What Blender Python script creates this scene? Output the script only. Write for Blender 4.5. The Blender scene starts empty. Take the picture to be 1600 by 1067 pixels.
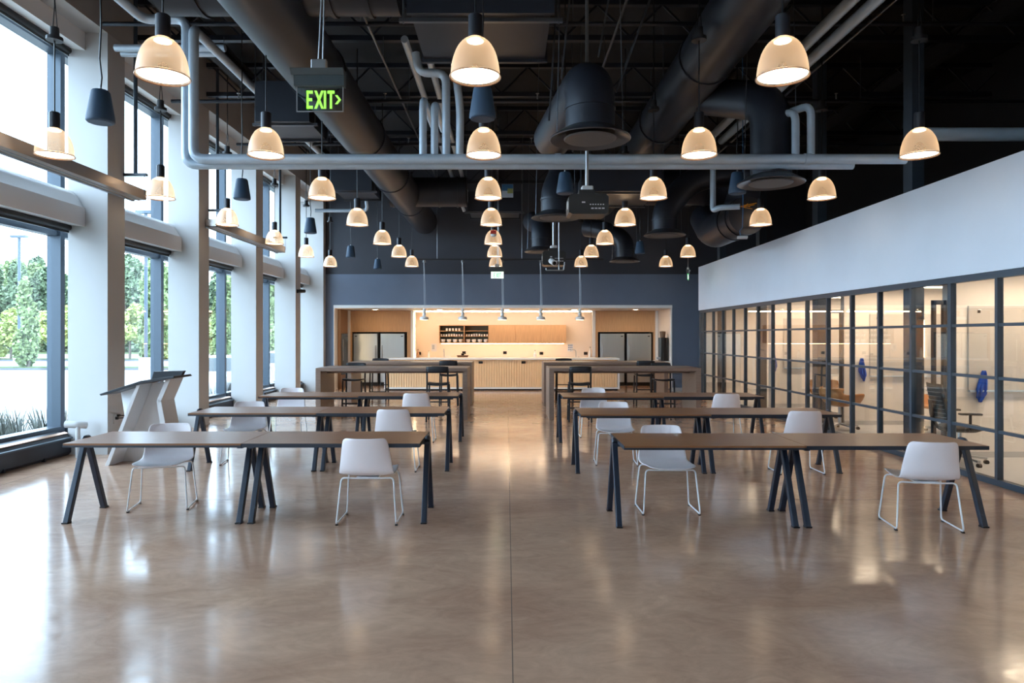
import bpy, math, random
from mathutils import Vector, Matrix
PI = math.pi
random.seed(7)
sc = bpy.context.scene
COL = sc.collection

# ---------------------------------------------------------------- camera, world, sun, exposure
F = 1067.0; VX, VY, H = 792.0, 525.0, 1.70
cam_d = bpy.data.cameras.new('camera'); cam = bpy.data.objects.new('camera', cam_d); COL.objects.link(cam)
cam.location = (0, 0, H); cam.rotation_euler = (PI/2, 0, 0)
cam_d.sensor_width = 36; cam_d.lens = 36*F/1600
cam_d.shift_x = (800-VX)/1600; cam_d.shift_y = -(533.5-VY)/1600
cam_d.clip_end = 500
sc.camera = cam
sc.view_settings.view_transform = 'Standard'; sc.view_settings.look = 'None'
sc.view_settings.exposure = 0.30; sc.view_settings.gamma = 1.0; sc.view_settings.use_curve_mapping = False
w = bpy.data.worlds.new('sky'); sc.world = w; w.use_nodes = True
wn = w.node_tree.nodes; bgn = wn['Background']
SKY = (0.60, 0.78, 1.0, 1); SKY_S = 9.8
bgn.inputs[0].default_value = SKY; bgn.inputs[1].default_value = SKY_S
sd = bpy.data.lights.new('sun', 'SUN'); sd.energy = 3.5; sd.angle = math.radians(2); sd.color = (1, .96, .9)
so = bpy.data.objects.new('sun', sd); COL.objects.link(so)
so.rotation_euler = Vector((-.28, .35, -.9)).to_track_quat('-Z', 'Y').to_euler()
cy = sc.cycles
cy.use_denoising = True; cy.max_bounces = 8; cy.diffuse_bounces = 4; cy.glossy_bounces = 4
cy.transmission_bounces = 4; cy.transparent_max_bounces = 16
cy.caustics_reflective = False; cy.caustics_refractive = False
cy.sample_clamp_indirect = 8; cy.use_light_tree = True

def PX(px, Y): return (px-VX)*Y/F
def PZ(py, Y): return H-(py-VY)*Y/F

# ---------------------------------------------------------------- materials
MAT = {}
def mat(name, col, rough=.5, metal=0, spec=.5, emit=None, estr=0, var=0, vscale=8, bump=0, bscale=40, stretch=None, coat=0):
    m = bpy.data.materials.new(name); m.use_nodes = True; nt = m.node_tree; N = nt.nodes; L = nt.links
    b = N['Principled BSDF']
    b.inputs['Base Color'].default_value = (*col, 1); b.inputs['Roughness'].default_value = rough
    b.inputs['Metallic'].default_value = metal; b.inputs['Specular IOR Level'].default_value = spec
    b.inputs['Coat Weight'].default_value = coat
    if emit:
        b.inputs['Emission Color'].default_value = (*emit, 1); b.inputs['Emission Strength'].default_value = estr
    if var or bump:
        tc = N.new('ShaderNodeTexCoord'); mp = N.new('ShaderNodeMapping'); L.new(tc.outputs['Object'], mp.inputs[0])
        if stretch: mp.inputs['Scale'].default_value = stretch
    if var:
        nz = N.new('ShaderNodeTexNoise'); nz.inputs['Scale'].default_value = vscale; nz.inputs['Detail'].default_value = 5
        L.new(mp.outputs[0], nz.inputs['Vector'])
        mr = N.new('ShaderNodeMapRange'); mr.inputs['From Min'].default_value = .3; mr.inputs['From Max'].default_value = .7
        mr.inputs['To Min'].default_value = 1-var; mr.inputs['To Max'].default_value = 1+var
        L.new(nz.outputs[0], mr.inputs[0])
        mx = N.new('ShaderNodeVectorMath'); mx.operation = 'SCALE'; mx.inputs[0].default_value = col
        L.new(mr.outputs[0], mx.inputs['Scale']); L.new(mx.outputs[0], b.inputs['Base Color'])
    if bump:
        n2 = N.new('ShaderNodeTexNoise'); n2.inputs['Scale'].default_value = bscale; L.new(mp.outputs[0], n2.inputs['Vector'])
        bp = N.new('ShaderNodeBump'); bp.inputs['Strength'].default_value = bump; bp.inputs['Distance'].default_value = .01
        L.new(n2.outputs[0], bp.inputs['Height']); L.new(bp.outputs[0], b.inputs['Normal'])
    MAT[name] = m; return m

mat('pocket_paint', (.74, .72, .72), .5)
mat('white_paint', (.50, .485, .475), .55, var=.01, vscale=3)
mat('header_paint', (.80, .86, .95), .5, var=.02, vscale=1.5)
mat('grey_paint', (.40, .38, .37), .7, var=.02)
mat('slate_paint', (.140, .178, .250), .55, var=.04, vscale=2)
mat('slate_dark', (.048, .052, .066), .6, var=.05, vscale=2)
mat('deck_black', (.012, .012, .014), .8, var=.1)
mat('duct', (.022, .026, .037), .42, .25, var=.08, vscale=3, bump=.05, bscale=9)
mat('duct_light', (.14, .15, .17), .28, .7, var=.05)
mat('disc_face', (.12, .115, .12), .5)
mat('black_steel', (.018, .018, .021), .5)
mat('pipe', (.50, .60, .70), .35, .2, var=.06, vscale=5)
mat('mullion', (.055, .075, .10), .4, .2)
mat('frame_black', (.020, .024, .034), .4, .1)
mat('legs', (.016, .024, .042), .38, .1)
mat('tabletop', (.26, .108, .042), .33, spec=.45, var=.05, vscale=3, stretch=(1, 8, 1))
mat('table_edge', (.016, .022, .034), .45)
mat('chair_shell', (.92, .84, .85), .38, var=.01)
mat('chair_metal', (.80, .80, .82), .3, .1)
mat('bar_wood', (.27, .18, .135), .42, var=.12, vscale=5, stretch=(1, 7, 7), bump=.04)
mat('stool_black', (.018, .019, .024), .5)
mat('oak', (.60, .37, .20), .5, var=.10, vscale=4, stretch=(9, 9, .7))
mat('oak_light', (.88, .60, .34), .5, var=.08, vscale=4, stretch=(12, 12, .7))
mat('oak_dark', (.16, .085, .045), .5, var=.12, vscale=4, stretch=(9, 9, .7))
mat('quartz', (.86, .85, .83), .2)
mat('splash', (.84, .74, .64), .4)
mat('steel', (.60, .64, .63), .34, .85, var=.03, vscale=2, stretch=(30, 30, .5))
mat('dark_plastic', (.012, .012, .014), .35)
mat('black_gloss', (.01, .01, .012), .15)
mat('ceramic', (.80, .80, .80), .15)
mat('cab_in', (.15, .17, .13), .6)
mat('speaker', (.04, .08, .14), .55)
mat('speaker_blue', (.045, .16, .34), .5)
mat('proj', (.03, .03, .03), .4)
mat('proj_white', (.75, .75, .75), .4)
mat('metal_grey', (.45, .46, .47), .3, .8)
mat('shelf_metal', (.50, .46, .43), .3, .5)
mat('copper', (.45, .26, .16), .35, .6)
mat('heater', (.022, .024, .032), .4, .2)
mat('lectern_white', (.75, .75, .76), .4)
mat('lectern_top', (.02, .022, .028), .35)
mat('carpet', (.50, .49, .49), .7)
mat('room_wall', (.78, .72, .66), .6)
mat('whiteboard', (.50, .465, .43), .35)
mat('cloth_blue', (.015, .085, .45), .8, var=.2, vscale=15)
mat('leather', (.50, .215, .07), .42, var=.08, vscale=10, bump=.15, bscale=60)
mat('mesh_black', (.035, .034, .033), .7)
mat('red', (.55, .03, .02), .4)
mat('orange', (.8, .3, .02), .4)
mat('paper', (.75, .76, .80), .6)
mat('sign_dark', (.06, .075, .08), .4, .3)
mat('asphalt', (.27, .265, .255), .9, var=.06, vscale=.6)
mat('kerb', (.10, .11, .12), .9)
mat('grass', (.055, .080, .020), .9, var=.3, vscale=2)
mat('blade', (.10, .10, .08), .8, var=.4, vscale=6)
mat('trunk', (.13, .10, .08), .9)
mat('leaf_dark', (.13, .18, .10), .7, var=.35, vscale=1.2)
mat('leaf_mid', (.20, .26, .11), .7, var=.3, vscale=1.5)
mat('leaf_lime', (.34, .38, .13), .7, var=.25, vscale=1.5)
mat('concrete', (.62, .62, .60), .8)
mat('car_white', (.75, .76, .78), .2, coat=.5)
mat('car_glass', (.02, .03, .035), .08)
mat('tyre', (.02, .02, .02), .8)
mat('glow', (1, .9, .75), .5, emit=(1, .80, .56), estr=3.4)
mat('spot', (1, .9, .75), .5, emit=(1, .74, .44), estr=60)
mat('bulb', (1, .9, .75), .5, emit=(1, .76, .52), estr=13)
mat('led', (1, .9, .7), .5, emit=(1, .72, .48), estr=24)
mat('led_soft', (1, .9, .7), .5, emit=(1, .72, .42), estr=14)
mat('room_light', (1, .95, .9), .5, emit=(1, .78, .56), estr=27)
mat('green_glow', (.3, .9, .1), .5, emit=(.38, .92, .10), estr=.75)
mat('green_sign', (.1, .8, .2), .5, emit=(.08, .75, .2), estr=.8)
mat('sign_glow', (1, 1, 1), .5, emit=(.85, 1, .8), estr=1.0)

def glass(name, tint=(1, 1, 1), refl=.06, power=4, rough=0):
    m = bpy.data.materials.new(name); m.use_nodes = True; nt = m.node_tree; N = nt.nodes; L = nt.links
    N.remove(N['Principled BSDF']); out = N['Material Output']
    t = N.new('ShaderNodeBsdfTransparent'); t.inputs[0].default_value = (*tint, 1)
    g = N.new('ShaderNodeBsdfGlossy'); g.inputs['Roughness'].default_value = rough
    lw = N.new('ShaderNodeLayerWeight'); lw.inputs[0].default_value = .5
    pw = N.new('ShaderNodeMath'); pw.operation = 'POWER'; L.new(lw.outputs['Facing'], pw.inputs[0]); pw.inputs[1].default_value = power
    ma = N.new('ShaderNodeMath'); ma.operation = 'MULTIPLY_ADD'; ma.inputs[1].default_value = .75; ma.inputs[2].default_value = refl; ma.use_clamp = True
    L.new(pw.outputs[0], ma.inputs[0])
    mx = N.new('ShaderNodeMixShader'); L.new(ma.outputs[0], mx.inputs[0]); L.new(t.outputs[0], mx.inputs[1]); L.new(g.outputs[0], mx.inputs[2])
    L.new(mx.outputs[0], out.inputs[0]); MAT[name] = m
glass('window_glass', (.93, .97, .97), .05, 5)
glass('partition_glass', (.95, .96, .95), .07, 4)
glass('sign_glass', (.75, .85, .9), .10, 4)

def shade_mat():
    m = bpy.data.materials.new('ribbed_shade'); m.use_nodes = True; nt = m.node_tree; N = nt.nodes; L = nt.links
    N.remove(N['Principled BSDF']); out = N['Material Output']
    t = N.new('ShaderNodeBsdfTransparent'); t.inputs[0].default_value = (.95, .85, .74, 1)
    tr = N.new('ShaderNodeBsdfTranslucent'); tr.inputs[0].default_value = (.95, .76, .58, 1)
    df = N.new('ShaderNodeBsdfDiffuse'); df.inputs[0].default_value = (.8, .70, .60, 1)
    g = N.new('ShaderNodeBsdfGlossy'); g.inputs['Roughness'].default_value = .45; g.inputs[0].default_value = (1, .95, .9, 1)
    m1 = N.new('ShaderNodeMixShader'); m1.inputs[0].default_value = .45; L.new(tr.outputs[0], m1.inputs[1]); L.new(df.outputs[0], m1.inputs[2])
    m2 = N.new('ShaderNodeMixShader'); m2.inputs[0].default_value = .22; L.new(m1.outputs[0], m2.inputs[1]); L.new(g.outputs[0], m2.inputs[2])
    lw = N.new('ShaderNodeLayerWeight'); lw.inputs[0].default_value = .35
    mr = N.new('ShaderNodeMapRange'); mr.inputs['To Min'].default_value = .22; mr.inputs['To Max'].default_value = .9; L.new(lw.outputs['Facing'], mr.inputs[0])
    m3 = N.new('ShaderNodeMixShader'); L.new(mr.outputs[0], m3.inputs[0]); L.new(t.outputs[0], m3.inputs[1]); L.new(m2.outputs[0], m3.inputs[2])
    # fine vertical ribs
    tc = N.new('ShaderNodeTexCoord'); sp = N.new('ShaderNodeSeparateXYZ'); L.new(tc.outputs['Object'], sp.inputs[0])
    at = N.new('ShaderNodeMath'); at.operation = 'ARCTAN2'; L.new(sp.outputs[1], at.inputs[0]); L.new(sp.outputs[0], at.inputs[1])
    mu = N.new('ShaderNodeMath'); mu.operation = 'MULTIPLY'; mu.inputs[1].default_value = 60; L.new(at.outputs[0], mu.inputs[0])
    sn = N.new('ShaderNodeMath'); sn.operation = 'SINE'; L.new(mu.outputs[0], sn.inputs[0])
    bp = N.new('ShaderNodeBump'); bp.inputs['Strength'].default_value = .08; bp.inputs['Distance'].default_value = .002; L.new(sn.outputs[0], bp.inputs['Height'])
    L.new(bp.outputs[0], g.inputs['Normal'])
    L.new(m3.outputs[0], out.inputs[0]); MAT['shade'] = m
shade_mat()

def floor_mat():
    m = bpy.data.materials.new('polished_concrete'); m.use_nodes = True; nt = m.node_tree; N = nt.nodes; L = nt.links
    b = N['Principled BSDF']
    tc = N.new('ShaderNodeTexCoord'); sp = N.new('ShaderNodeSeparateXYZ'); L.new(tc.outputs['Object'], sp.inputs[0])
    mp = N.new('ShaderNodeMapping'); mp.inputs['Scale'].default_value = (.7, 1.2, 1); L.new(tc.outputs['Object'], mp.inputs[0])
    n1 = N.new('ShaderNodeTexNoise'); n1.inputs['Scale'].default_value = 1.1; n1.inputs['Detail'].default_value = 8; n1.inputs['Roughness'].default_value = .62; n1.inputs['Distortion'].default_value = 1.2
    L.new(mp.outputs[0], n1.inputs['Vector'])
    cr = N.new('ShaderNodeValToRGB'); L.new(n1.outputs[0], cr.inputs[0])
    cr.color_ramp.elements[0].position = .3; cr.color_ramp.elements[0].color = (.40, .235, .160, 1)
    cr.color_ramp.elements[1].position = .72; cr.color_ramp.elements[1].color = (.58, .38, .265, 1)
    n2 = N.new('ShaderNodeTexNoise'); n2.inputs['Scale'].default_value = 5; n2.inputs['Detail'].default_value = 9; n2.inputs['Roughness'].default_value = .7; n2.inputs['Distortion'].default_value = 2
    L.new(mp.outputs[0], n2.inputs['Vector'])
    mr = N.new('ShaderNodeMapRange'); mr.inputs['From Min'].default_value = .35; mr.inputs['From Max'].default_value = .65; mr.inputs['To Min'].default_value = .9; mr.inputs['To Max'].default_value = 1.1
    L.new(n2.outputs[0], mr.inputs[0])
    sc1 = N.new('ShaderNodeVectorMath'); sc1.operation = 'SCALE'; L.new(cr.outputs[0], sc1.inputs[0]); L.new(mr.outputs[0], sc1.inputs['Scale'])
    # saw-cut joints
    def joint(axis, off, period, wdt):
        a = N.new('ShaderNodeMath'); a.operation = 'SUBTRACT'; L.new(sp.outputs[axis], a.inputs[0]); a.inputs[1].default_value = off-period/2
        p = N.new('ShaderNodeMath'); p.operation = 'PINGPONG'; L.new(a.outputs[0], p.inputs[0]); p.inputs[1].default_value = period/2
        c = N.new('ShaderNodeMath'); c.operation = 'GREATER_THAN'; L.new(p.outputs[0], c.inputs[0]); c.inputs[1].default_value = period/2-wdt
        return c
    jx = joint(0, .03, 5.8, .003); jy = joint(1, 7.09, 5.8, .004)
    mxn = N.new('ShaderNodeMath'); mxn.operation = 'MAXIMUM'; L.new(jx.outputs[0], mxn.inputs[0]); L.new(jy.outputs[0], mxn.inputs[1])
    mix = N.new('ShaderNodeMix'); mix.data_type = 'RGBA'; L.new(mxn.outputs[0], mix.inputs[0]); L.new(sc1.outputs[0], mix.inputs[6]); mix.inputs[7].default_value = (.17, .125, .10, 1)
    L.new(mix.outputs[2], b.inputs['Base Color'])
    rr = N.new('ShaderNodeMapRange'); rr.inputs['From Min'].default_value = .3; rr.inputs['From Max'].default_value = .7; rr.inputs['To Min'].default_value = .09; rr.inputs['To Max'].default_value = .20
    L.new(n2.outputs[0], rr.inputs[0]); L.new(rr.outputs[0], b.inputs['Roughness'])
    b.inputs['Specular IOR Level'].default_value = .40
    bp = N.new('ShaderNodeBump'); bp.inputs['Strength'].default_value = .015; bp.inputs['Distance'].default_value = .01
    n3 = N.new('ShaderNodeTexNoise'); n3.inputs['Scale'].default_value = 2.2; n3.inputs['Detail'].default_value = 3; L.new(tc.outputs['Object'], n3.inputs['Vector'])
    L.new(n3.outputs[0], bp.inputs['Height']); L.new(bp.outputs[0], b.inputs['Normal'])
    MAT['floor'] = m
floor_mat()

# ---------------------------------------------------------------- mesh helpers
class MB:
    def __init__(s): s.v = []; s.f = []
    def add(s, vs, fs):
        o = len(s.v); s.v += [tuple(v) for v in vs]; s.f += [tuple(i+o for i in f) for f in fs]; return s
    def box(s, x0, x1, y0, y1, z0, z1):
        if x0 > x1: x0, x1 = x1, x0
        if y0 > y1: y0, y1 = y1, y0
        if z0 > z1: z0, z1 = z1, z0
        return s.add([(x0,y0,z0),(x1,y0,z0),(x1,y1,z0),(x0,y1,z0),(x0,y0,z1),(x1,y0,z1),(x1,y1,z1),(x0,y1,z1)],
              [(0,3,2,1),(4,5,6,7),(0,1,5,4),(1,2,6,5),(2,3,7,6),(3,0,4,7)])
    def bar(s, p, q, wx, wy, up=(0, 0, 1)):
        p = Vector(p); q = Vector(q); d = (q-p).normalized(); u = Vector(up)
        if abs(d.dot(u)) > .98: u = Vector((0, 1, 0))
        a = d.cross(u).normalized()*wx/2; b = a.cross(d).normalized()*wy/2
        vs = [p-a-b, p+a-b, p+a+b, p-a+b, q-a-b, q+a-b, q+a+b, q-a+b]
        return s.add(vs, [(0,1,2,3),(7,6,5,4),(0,4,5,1),(1,5,6,2),(2,6,7,3),(3,7,4,0)])
    def tube(s, pts, r, n=10, cap=True, rs=None):
        pts = [Vector(p) for p in pts]; rings = []; prev = None
        for i, p in enumerate(pts):
            a = pts[max(i-1, 0)]; b = pts[min(i+1, len(pts)-1)]
            d = (b-a).normalized()
            if prev is None:
                u = Vector((0, 0, 1)) if abs(d.z) < .9 else Vector((1, 0, 0))
                x = d.cross(u).normalized()
            else:
                x = (prev - d*prev.dot(d)).normalized()
            prev = x; y = d.cross(x)
            rr = rs[i] if rs else r
            rings.append([p + (x*math.cos(2*PI*k/n)+y*math.sin(2*PI*k/n))*rr for k in range(n)])
        vs = [v for rg in rings for v in rg]; fs = []
        for i in range(len(rings)-1):
            for k in range(n):
                fs.append((i*n+k, i*n+(k+1) % n, (i+1)*n+(k+1) % n, (i+1)*n+k))
        if cap:
            fs.append(tuple(range(n-1, -1, -1))); fs.append(tuple((len(rings)-1)*n+k for k in range(n)))
        return s.add(vs, fs)
    def lathe(s, prof, c=(0, 0, 0), n=32, cap=False):
        vs = [(c[0]+r*math.cos(2*PI*k/n), c[1]+r*math.sin(2*PI*k/n), c[2]+z) for r, z in prof for k in range(n)]
        fs = [(i*n+k, i*n+(k+1) % n, (i+1)*n+(k+1) % n, (i+1)*n+k) for i in range(len(prof)-1) for k in range(n)]
        if cap:
            fs.append(tuple(range(n-1, -1, -1))); fs.append(tuple((len(prof)-1)*n+k for k in range(n)))
        return s.add(vs, fs)
    def prism(s, poly, axis, a, b):
        def pt(p, t):
            return {'x': (t, p[0], p[1]), 'y': (p[0], t, p[1]), 'z': (p[0], p[1], t)}[axis]
        n = len(poly)
        return s.add([pt(p, a) for p in poly]+[pt(p, b) for p in poly],
                     [tuple(range(n-1, -1, -1)), tuple(range(n, 2*n))]+[(i, (i+1) % n, n+(i+1) % n, n+i) for i in range(n)])
    def build(s, name, m, parent=None, smooth=False, bevel=0, solid=0, sub=0, world=False):
        me = bpy.data.meshes.new(name)
        vs = s.v
        if world and parent is not None:
            l = parent.location; vs = [(v[0]-l.x, v[1]-l.y, v[2]-l.z) for v in vs]
        me.from_pydata(vs, [], s.f)
        import bmesh
        bm = bmesh.new(); bm.from_mesh(me); bmesh.ops.recalc_face_normals(bm, faces=bm.faces); bm.to_mesh(me); bm.free()
        if smooth:
            me.polygons.foreach_set('use_smooth', [True]*len(me.polygons)); me.set_sharp_from_angle(angle=math.radians(38))
        me.materials.append(MAT[m])
        o = bpy.data.objects.new(name, me); COL.objects.link(o)
        if parent: o.parent = parent
        if solid:
            md = o.modifiers.new('thick', 'SOLIDIFY'); md.thickness = solid; md.offset = 0
        if bevel:
            md = o.modifiers.new('bevel', 'BEVEL'); md.width = bevel; md.segments = 2; md.limit_method = 'ANGLE'
        if sub:
            md = o.modifiers.new('sub', 'SUBSURF'); md.levels = sub; md.render_levels = sub
        return o
def fillet(pts, r, n=5):
    pts = [Vector(p) for p in pts]; out = [pts[0]]
    for i in range(1, len(pts)-1):
        p = pts[i]; a = (pts[i-1]-p); b = (pts[i+1]-p)
        rr = min(r, a.length*.48, b.length*.48)
        pa = p+a.normalized()*rr; pb = p+b.normalized()*rr
        for k in range(n+1):
            t = k/n; out.append(pa*(1-t)**2+p*2*t*(1-t)+pb*t*t)
    out.append(pts[-1]); return out
def tag(o, label, cat, group=None, kind=None):
    o['label'] = label; o['category'] = cat
    if group: o['group'] = group
    if kind: o['kind'] = kind
    return o
def thing(name, label, cat, loc=(0, 0, 0), rz=0, group=None):
    o = bpy.data.objects.new(name, None); COL.objects.link(o); o.location = loc; o.rotation_euler = (0, 0, rz)
    o.empty_display_size = .1
    return tag(o, label, cat, group)
def dup(root, loc, rz=0, label=None, group=None):
    r = root.copy(); COL.objects.link(r); r.location = loc; r.rotation_euler = (0, 0, rz)
    if label: r['label'] = label
    if group: r['group'] = group
    for ch in list(root.children):
        c = ch.copy(); COL.objects.link(c); c.parent = r
        for g in ch.children:
            d = g.copy(); COL.objects.link(d); d.parent = c
    return r
def struct(name, mb, m, **k):
    o = mb.build(name, m, **k)
    if not k.get('parent'): o['kind'] = 'structure'
    return o
ORD = ['first', 'second', 'third', 'fourth', 'fifth', 'sixth', 'seventh']

# ---------------------------------------------------------------- the room shell
WY = 21.2            # far slate wall
XL, XG, XP = -5.73, -6.60, 5.60
CEIL = 7.0
struct('floor', MB().box(-6.75, 9.3, -10, 25.2, -.4, 0), 'floor')
struct('ceiling', MB().box(-6.75, 9.3, -10, 25.2, CEIL, CEIL+.2), 'deck_black')
# far wall with kitchen opening
OX0, OX1, OZ = -5.38, 5.13, 2.66
m = MB().box(-6.75, OX0, WY, WY+.15, 0, 3.62).box(OX1, 9.3, WY, WY+.15, 0, 3.62).box(OX0, OX1, WY, WY+.15, OZ, 3.62)
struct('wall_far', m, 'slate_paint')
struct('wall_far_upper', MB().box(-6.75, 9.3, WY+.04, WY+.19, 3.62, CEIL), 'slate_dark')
struct('trim_1', MB().box(OX0, OX1, WY-.02, WY+.15, OZ-.09, OZ).box(OX0, OX0+.02, WY-.005, WY+.15, 0, OZ-.09).box(OX1-.03, OX1, WY-.01, WY+.15, 0, OZ-.09), 'quartz')
struct('baseboard_far', MB().box(OX1, 9.2, WY-.015, WY, 0, .10).box(-6.3, OX0, WY-.015, WY, 0, .10), 'white_paint')
struct('wall_back', MB().box(-6.75, 9.3, -10.15, -10, 0, CEIL), 'room_wall')
struct('wall_right', MB().box(9.3, 9.45, -10, 25.2, 0, 2.7), 'room_wall')
struct('wall_right_upper', MB().box(9.3, 9.45, -10, 25.2, 2.7, CEIL), 'deck_black')
# wall above the windows on the left
struct('wall_left', MB().box(-6.75, XL, -10, WY, 6.05, CEIL), 'grey_paint')

# columns between the windows
cols = [1.18, 4.06, 6.94, 9.80, 12.70, 15.60, 18.52]
for i, y in enumerate([-10, -7.46, -4.58, -1.7]+cols):
    struct('column', MB().box(-6.3, XL, y, y+.44, 0, 6.05), 'white_paint')
struct('column', MB().box(-6.45, -5.63, 20.95, WY, 0, 6.05), 'white_paint')
# windows
bays = [-9.95, -7.24, -4.36, -1.48]+[c+.22 for c in cols]+[21.1]
for i in range(len(bays)-1):
    y0, y1 = bays[i], bays[i+1]
    wroot = bpy.data.objects.new('window_%d' % (i+1), None); COL.objects.link(wroot); wroot['kind'] = 'structure'
    wroot.location = (XG, (y0+y1)/2, 0)
    MB().box(-6.66, -6.645, y0+.02, y1-.02, .36, 6.3).build('window_glass', 'window_glass', wroot, world=True)
    MB().box(-6.72, -6.52, y1-.045, y1+.055, .30, 6.3).build('mullion', 'mullion', wroot, world=True)
    if i == 0: MB().box(-6.72, -6.52, y0-.05, y0+.05, .30, 6.3).build('mullion', 'mullion', wroot, world=True)
    m = MB().box(-6.70, -6.56, y0+.055, y1-.045, 3.16, 3.25).box(-6.70, -6.50, y0+.055, y1-.045, .28, .38).box(-6.70, -6.52, y0+.055, y1-.045, 5.82, 5.9)
    m.build('transom', 'mullion', wroot, world=True)
# sill upstand under glass
struct('wall_left_low', MB().box(-6.75, -6.50, -10, WY, -.4, .30), 'frame_black')
# spandrel boxes (shade pockets) at mid height and at the head
allc = [-1.7]+cols+[20.95]
for i in range(len(allc)-1):
    y0, y1 = allc[i]+.44, allc[i+1]
    prof = [(-6.40, 3.30), (-6.05, 3.27), (-6.05, 3.52), (-6.06, 3.545), (-6.09, 3.56), (-6.16, 3.70), (-6.24, 3.78), (-6.40, 3.80)]
    MBo = MB().prism([(p[0], p[1]) for p in prof], 'y', y0, y1)
    struct('trim_%d' % (i+2), MBo, 'pocket_paint', smooth=True)
    struct('trim_%d' % (i+12), MB().prism([(-6.40, 5.83), (-6.05, 5.80), (-6.05, 6.05), (-6.40, 6.05)], 'y', y0, y1), 'pocket_paint')
# roller shades tucked under the boxes
for i in range(2, len(allc)-1):
    y0, y1 = allc[i]+.44, allc[i+1]
    where = ['', '', 'bay nearest the camera', 'bay before the second visible column', 'bay by the lectern', 'third visible bay', 'fourth visible bay', 'farthest bay'][i]
    for z, nm in ((3.205, 'lower'), (5.735, 'upper')):
        if z > 5 and i > 6: continue
        t = thing('roller_shade', 'black roller shade under the %s white pocket, %s' % (nm, where), 'shade', (-6.28, (y0+y1)/2, z), 0, 'rolled shades of the window wall')
        MB().tube([(0, -(y1-y0)/2+.14, .05), (0, (y1-y0)/2-.02, .05)], .05, 14).build('shade_roll', 'dark_plastic', t, smooth=True)
        MB().box(-.01, .01, -(y1-y0)/2+.14, (y1-y0)/2-.02, -.03, .01).build('hem_bar', 'dark_plastic', t)
# convector heaters in each bay
for i in range(1, len(allc)-1):
    y0, y1 = allc[i]+.46, allc[i+1]-.02
    where = ['', 'behind the camera', 'beside the camera', 'in the bay before the first visible column', 'in the bay with the lectern', 'in the third visible bay', 'in the fourth visible bay', 'in the farthest bay'][i]
    if i < 3 or i > 7: continue
    t = thing('convector_heater', 'long black floor convector heater below the window %s' % where, 'heater', (-6.3, (y0+y1)/2, 0), 0, 'black convectors under the windows')
    MB().prism([(-6.48, 0), (-6.28, 0), (-6.24, .04), (-6.24, .24), (-6.30, .31), (-6.48, .33)], 'y', y0, y1).build('body', 'heater', t, world=True)
    MB().prism([(-6.245, .235), (-6.215, .235), (-6.215, .255), (-6.245, .262)], 'y', y0, y1).build('front_lip', 'mullion', t, world=True)
    MB().prism([(-6.34, .315), (-6.285, .30), (-6.280, .312), (-6.335, .330)], 'y', y0, y1).build('copper_strip', 'copper', t, world=True)
    m = MB()
    yy = y0+.3
    while yy < y1-.2: m.box(-6.30, -6.225, yy, yy+.03, 0, .05); yy += .75
    m.build('foot_bracket', 'heater', t, world=True)

# ---------------------------------------------------------------- kitchen shell
KB = 23.4; KN = 24.35
KZ = OZ-.09
struct('wall_kitchen_back', MB().box(-5.5, 5.3, KN, KN+.15, 0, 2.9), 'splash')
struct('ceiling_kitchen', MB().box(-5.55, 5.35, WY+.15, KN, KZ, KZ+.1), 'white_paint')
struct('wall_kitchen_left', MB().box(-5.60, -5.44, WY+.15, KN, 0, KZ), 'white_paint')
struct('wall_kitchen_right', MB().box(5.18, 5.34, WY+.15, KN, 0, KZ), 'splash')
struct('trim_30', MB().box(-3.29, -3.20, KB-.03, KB+.06, 0, KZ).box(2.93, 3.03, KB-.03, KB+.06, 0, KZ).box(-5.44, -5.36, KB-.03, KB+.02, 0, KZ).box(5.08, 5.17, KB-.03, KB+.02, 0, KZ), 'quartz')
# oak fridge surrounds
def fridge_wall(x0, x1, fx0, fx1, label, m):
    t = thing('fridge_surround', label, 'cabinet', ((x0+x1)/2, KB, 0), 0, 'oak surrounds of the kitchen fridges')
    MB().box(x0, x1, KB, KB+.8, 1.84, KZ-.004).box(x0, fx0, KB, KB+.8, 0, 1.84).box(fx1, x1, KB, KB+.8, 0, 1.84).build('oak_panel', m, t, world=True)
    MB().box(fx0, fx1, KB+.72, KB+.76, 0, 1.84).build('back_panel', 'dark_plastic', t, world=True)
    return t
fridge_wall(-5.36, -3.29, -5.30, -3.42, 'oak surround around the two steel fridges left of the niche', 'oak')
fridge_wall(3.03, 5.08, 3.12, 5.02, 'oak surround around the two steel fridges right of the niche', 'oak')
def fridge(x0, x1, handle_right, label):
    cx = (x0+x1)/2; wd = (x1-x0)/2
    t = thing('fridge', label, 'fridge', (cx, KB-.02, 0), 0, 'stainless fridges of the kitchen')
    MB().box(-wd, wd, .06, .68, .0, 1.80).build('body', 'dark_plastic', t)
    MB().box(-wd+.03, wd-.03, .0, .06, .12, 1.78).build('door', 'steel', t, bevel=.008)
    hx = wd-.09 if handle_right else -wd+.09
    MB().tube(fillet([(hx, 0, 1.38), (hx, -.05, 1.36), (hx, -.06, 1.0), (hx, -.05, .66), (hx, 0, .64)], .05), .012, 8).build('handle', 'metal_grey', t, smooth=True)
    MB().box(-wd+.03, wd-.03, .01, .06, .0, .11).build('kick_grille', 'dark_plastic', t)
    sx = -wd+.11 if handle_right else wd-.11
    MB().box(sx-.035, sx+.035, -.004, .0, 1.68, 1.71).build('badge', 'dark_plastic', t)
fridge(-5.28, -4.40, True, 'leftmost steel fridge, one column of light on its door, left end of kitchen')
fridge(-4.36, -3.48, False, 'steel fridge second from left, standing next to the bright niche')
fridge(3.17, 4.05, False, 'steel fridge just right of the bright kitchen niche')
fridge(4.09, 4.97, False, 'rightmost steel fridge, at the right end of kitchen')
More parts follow.
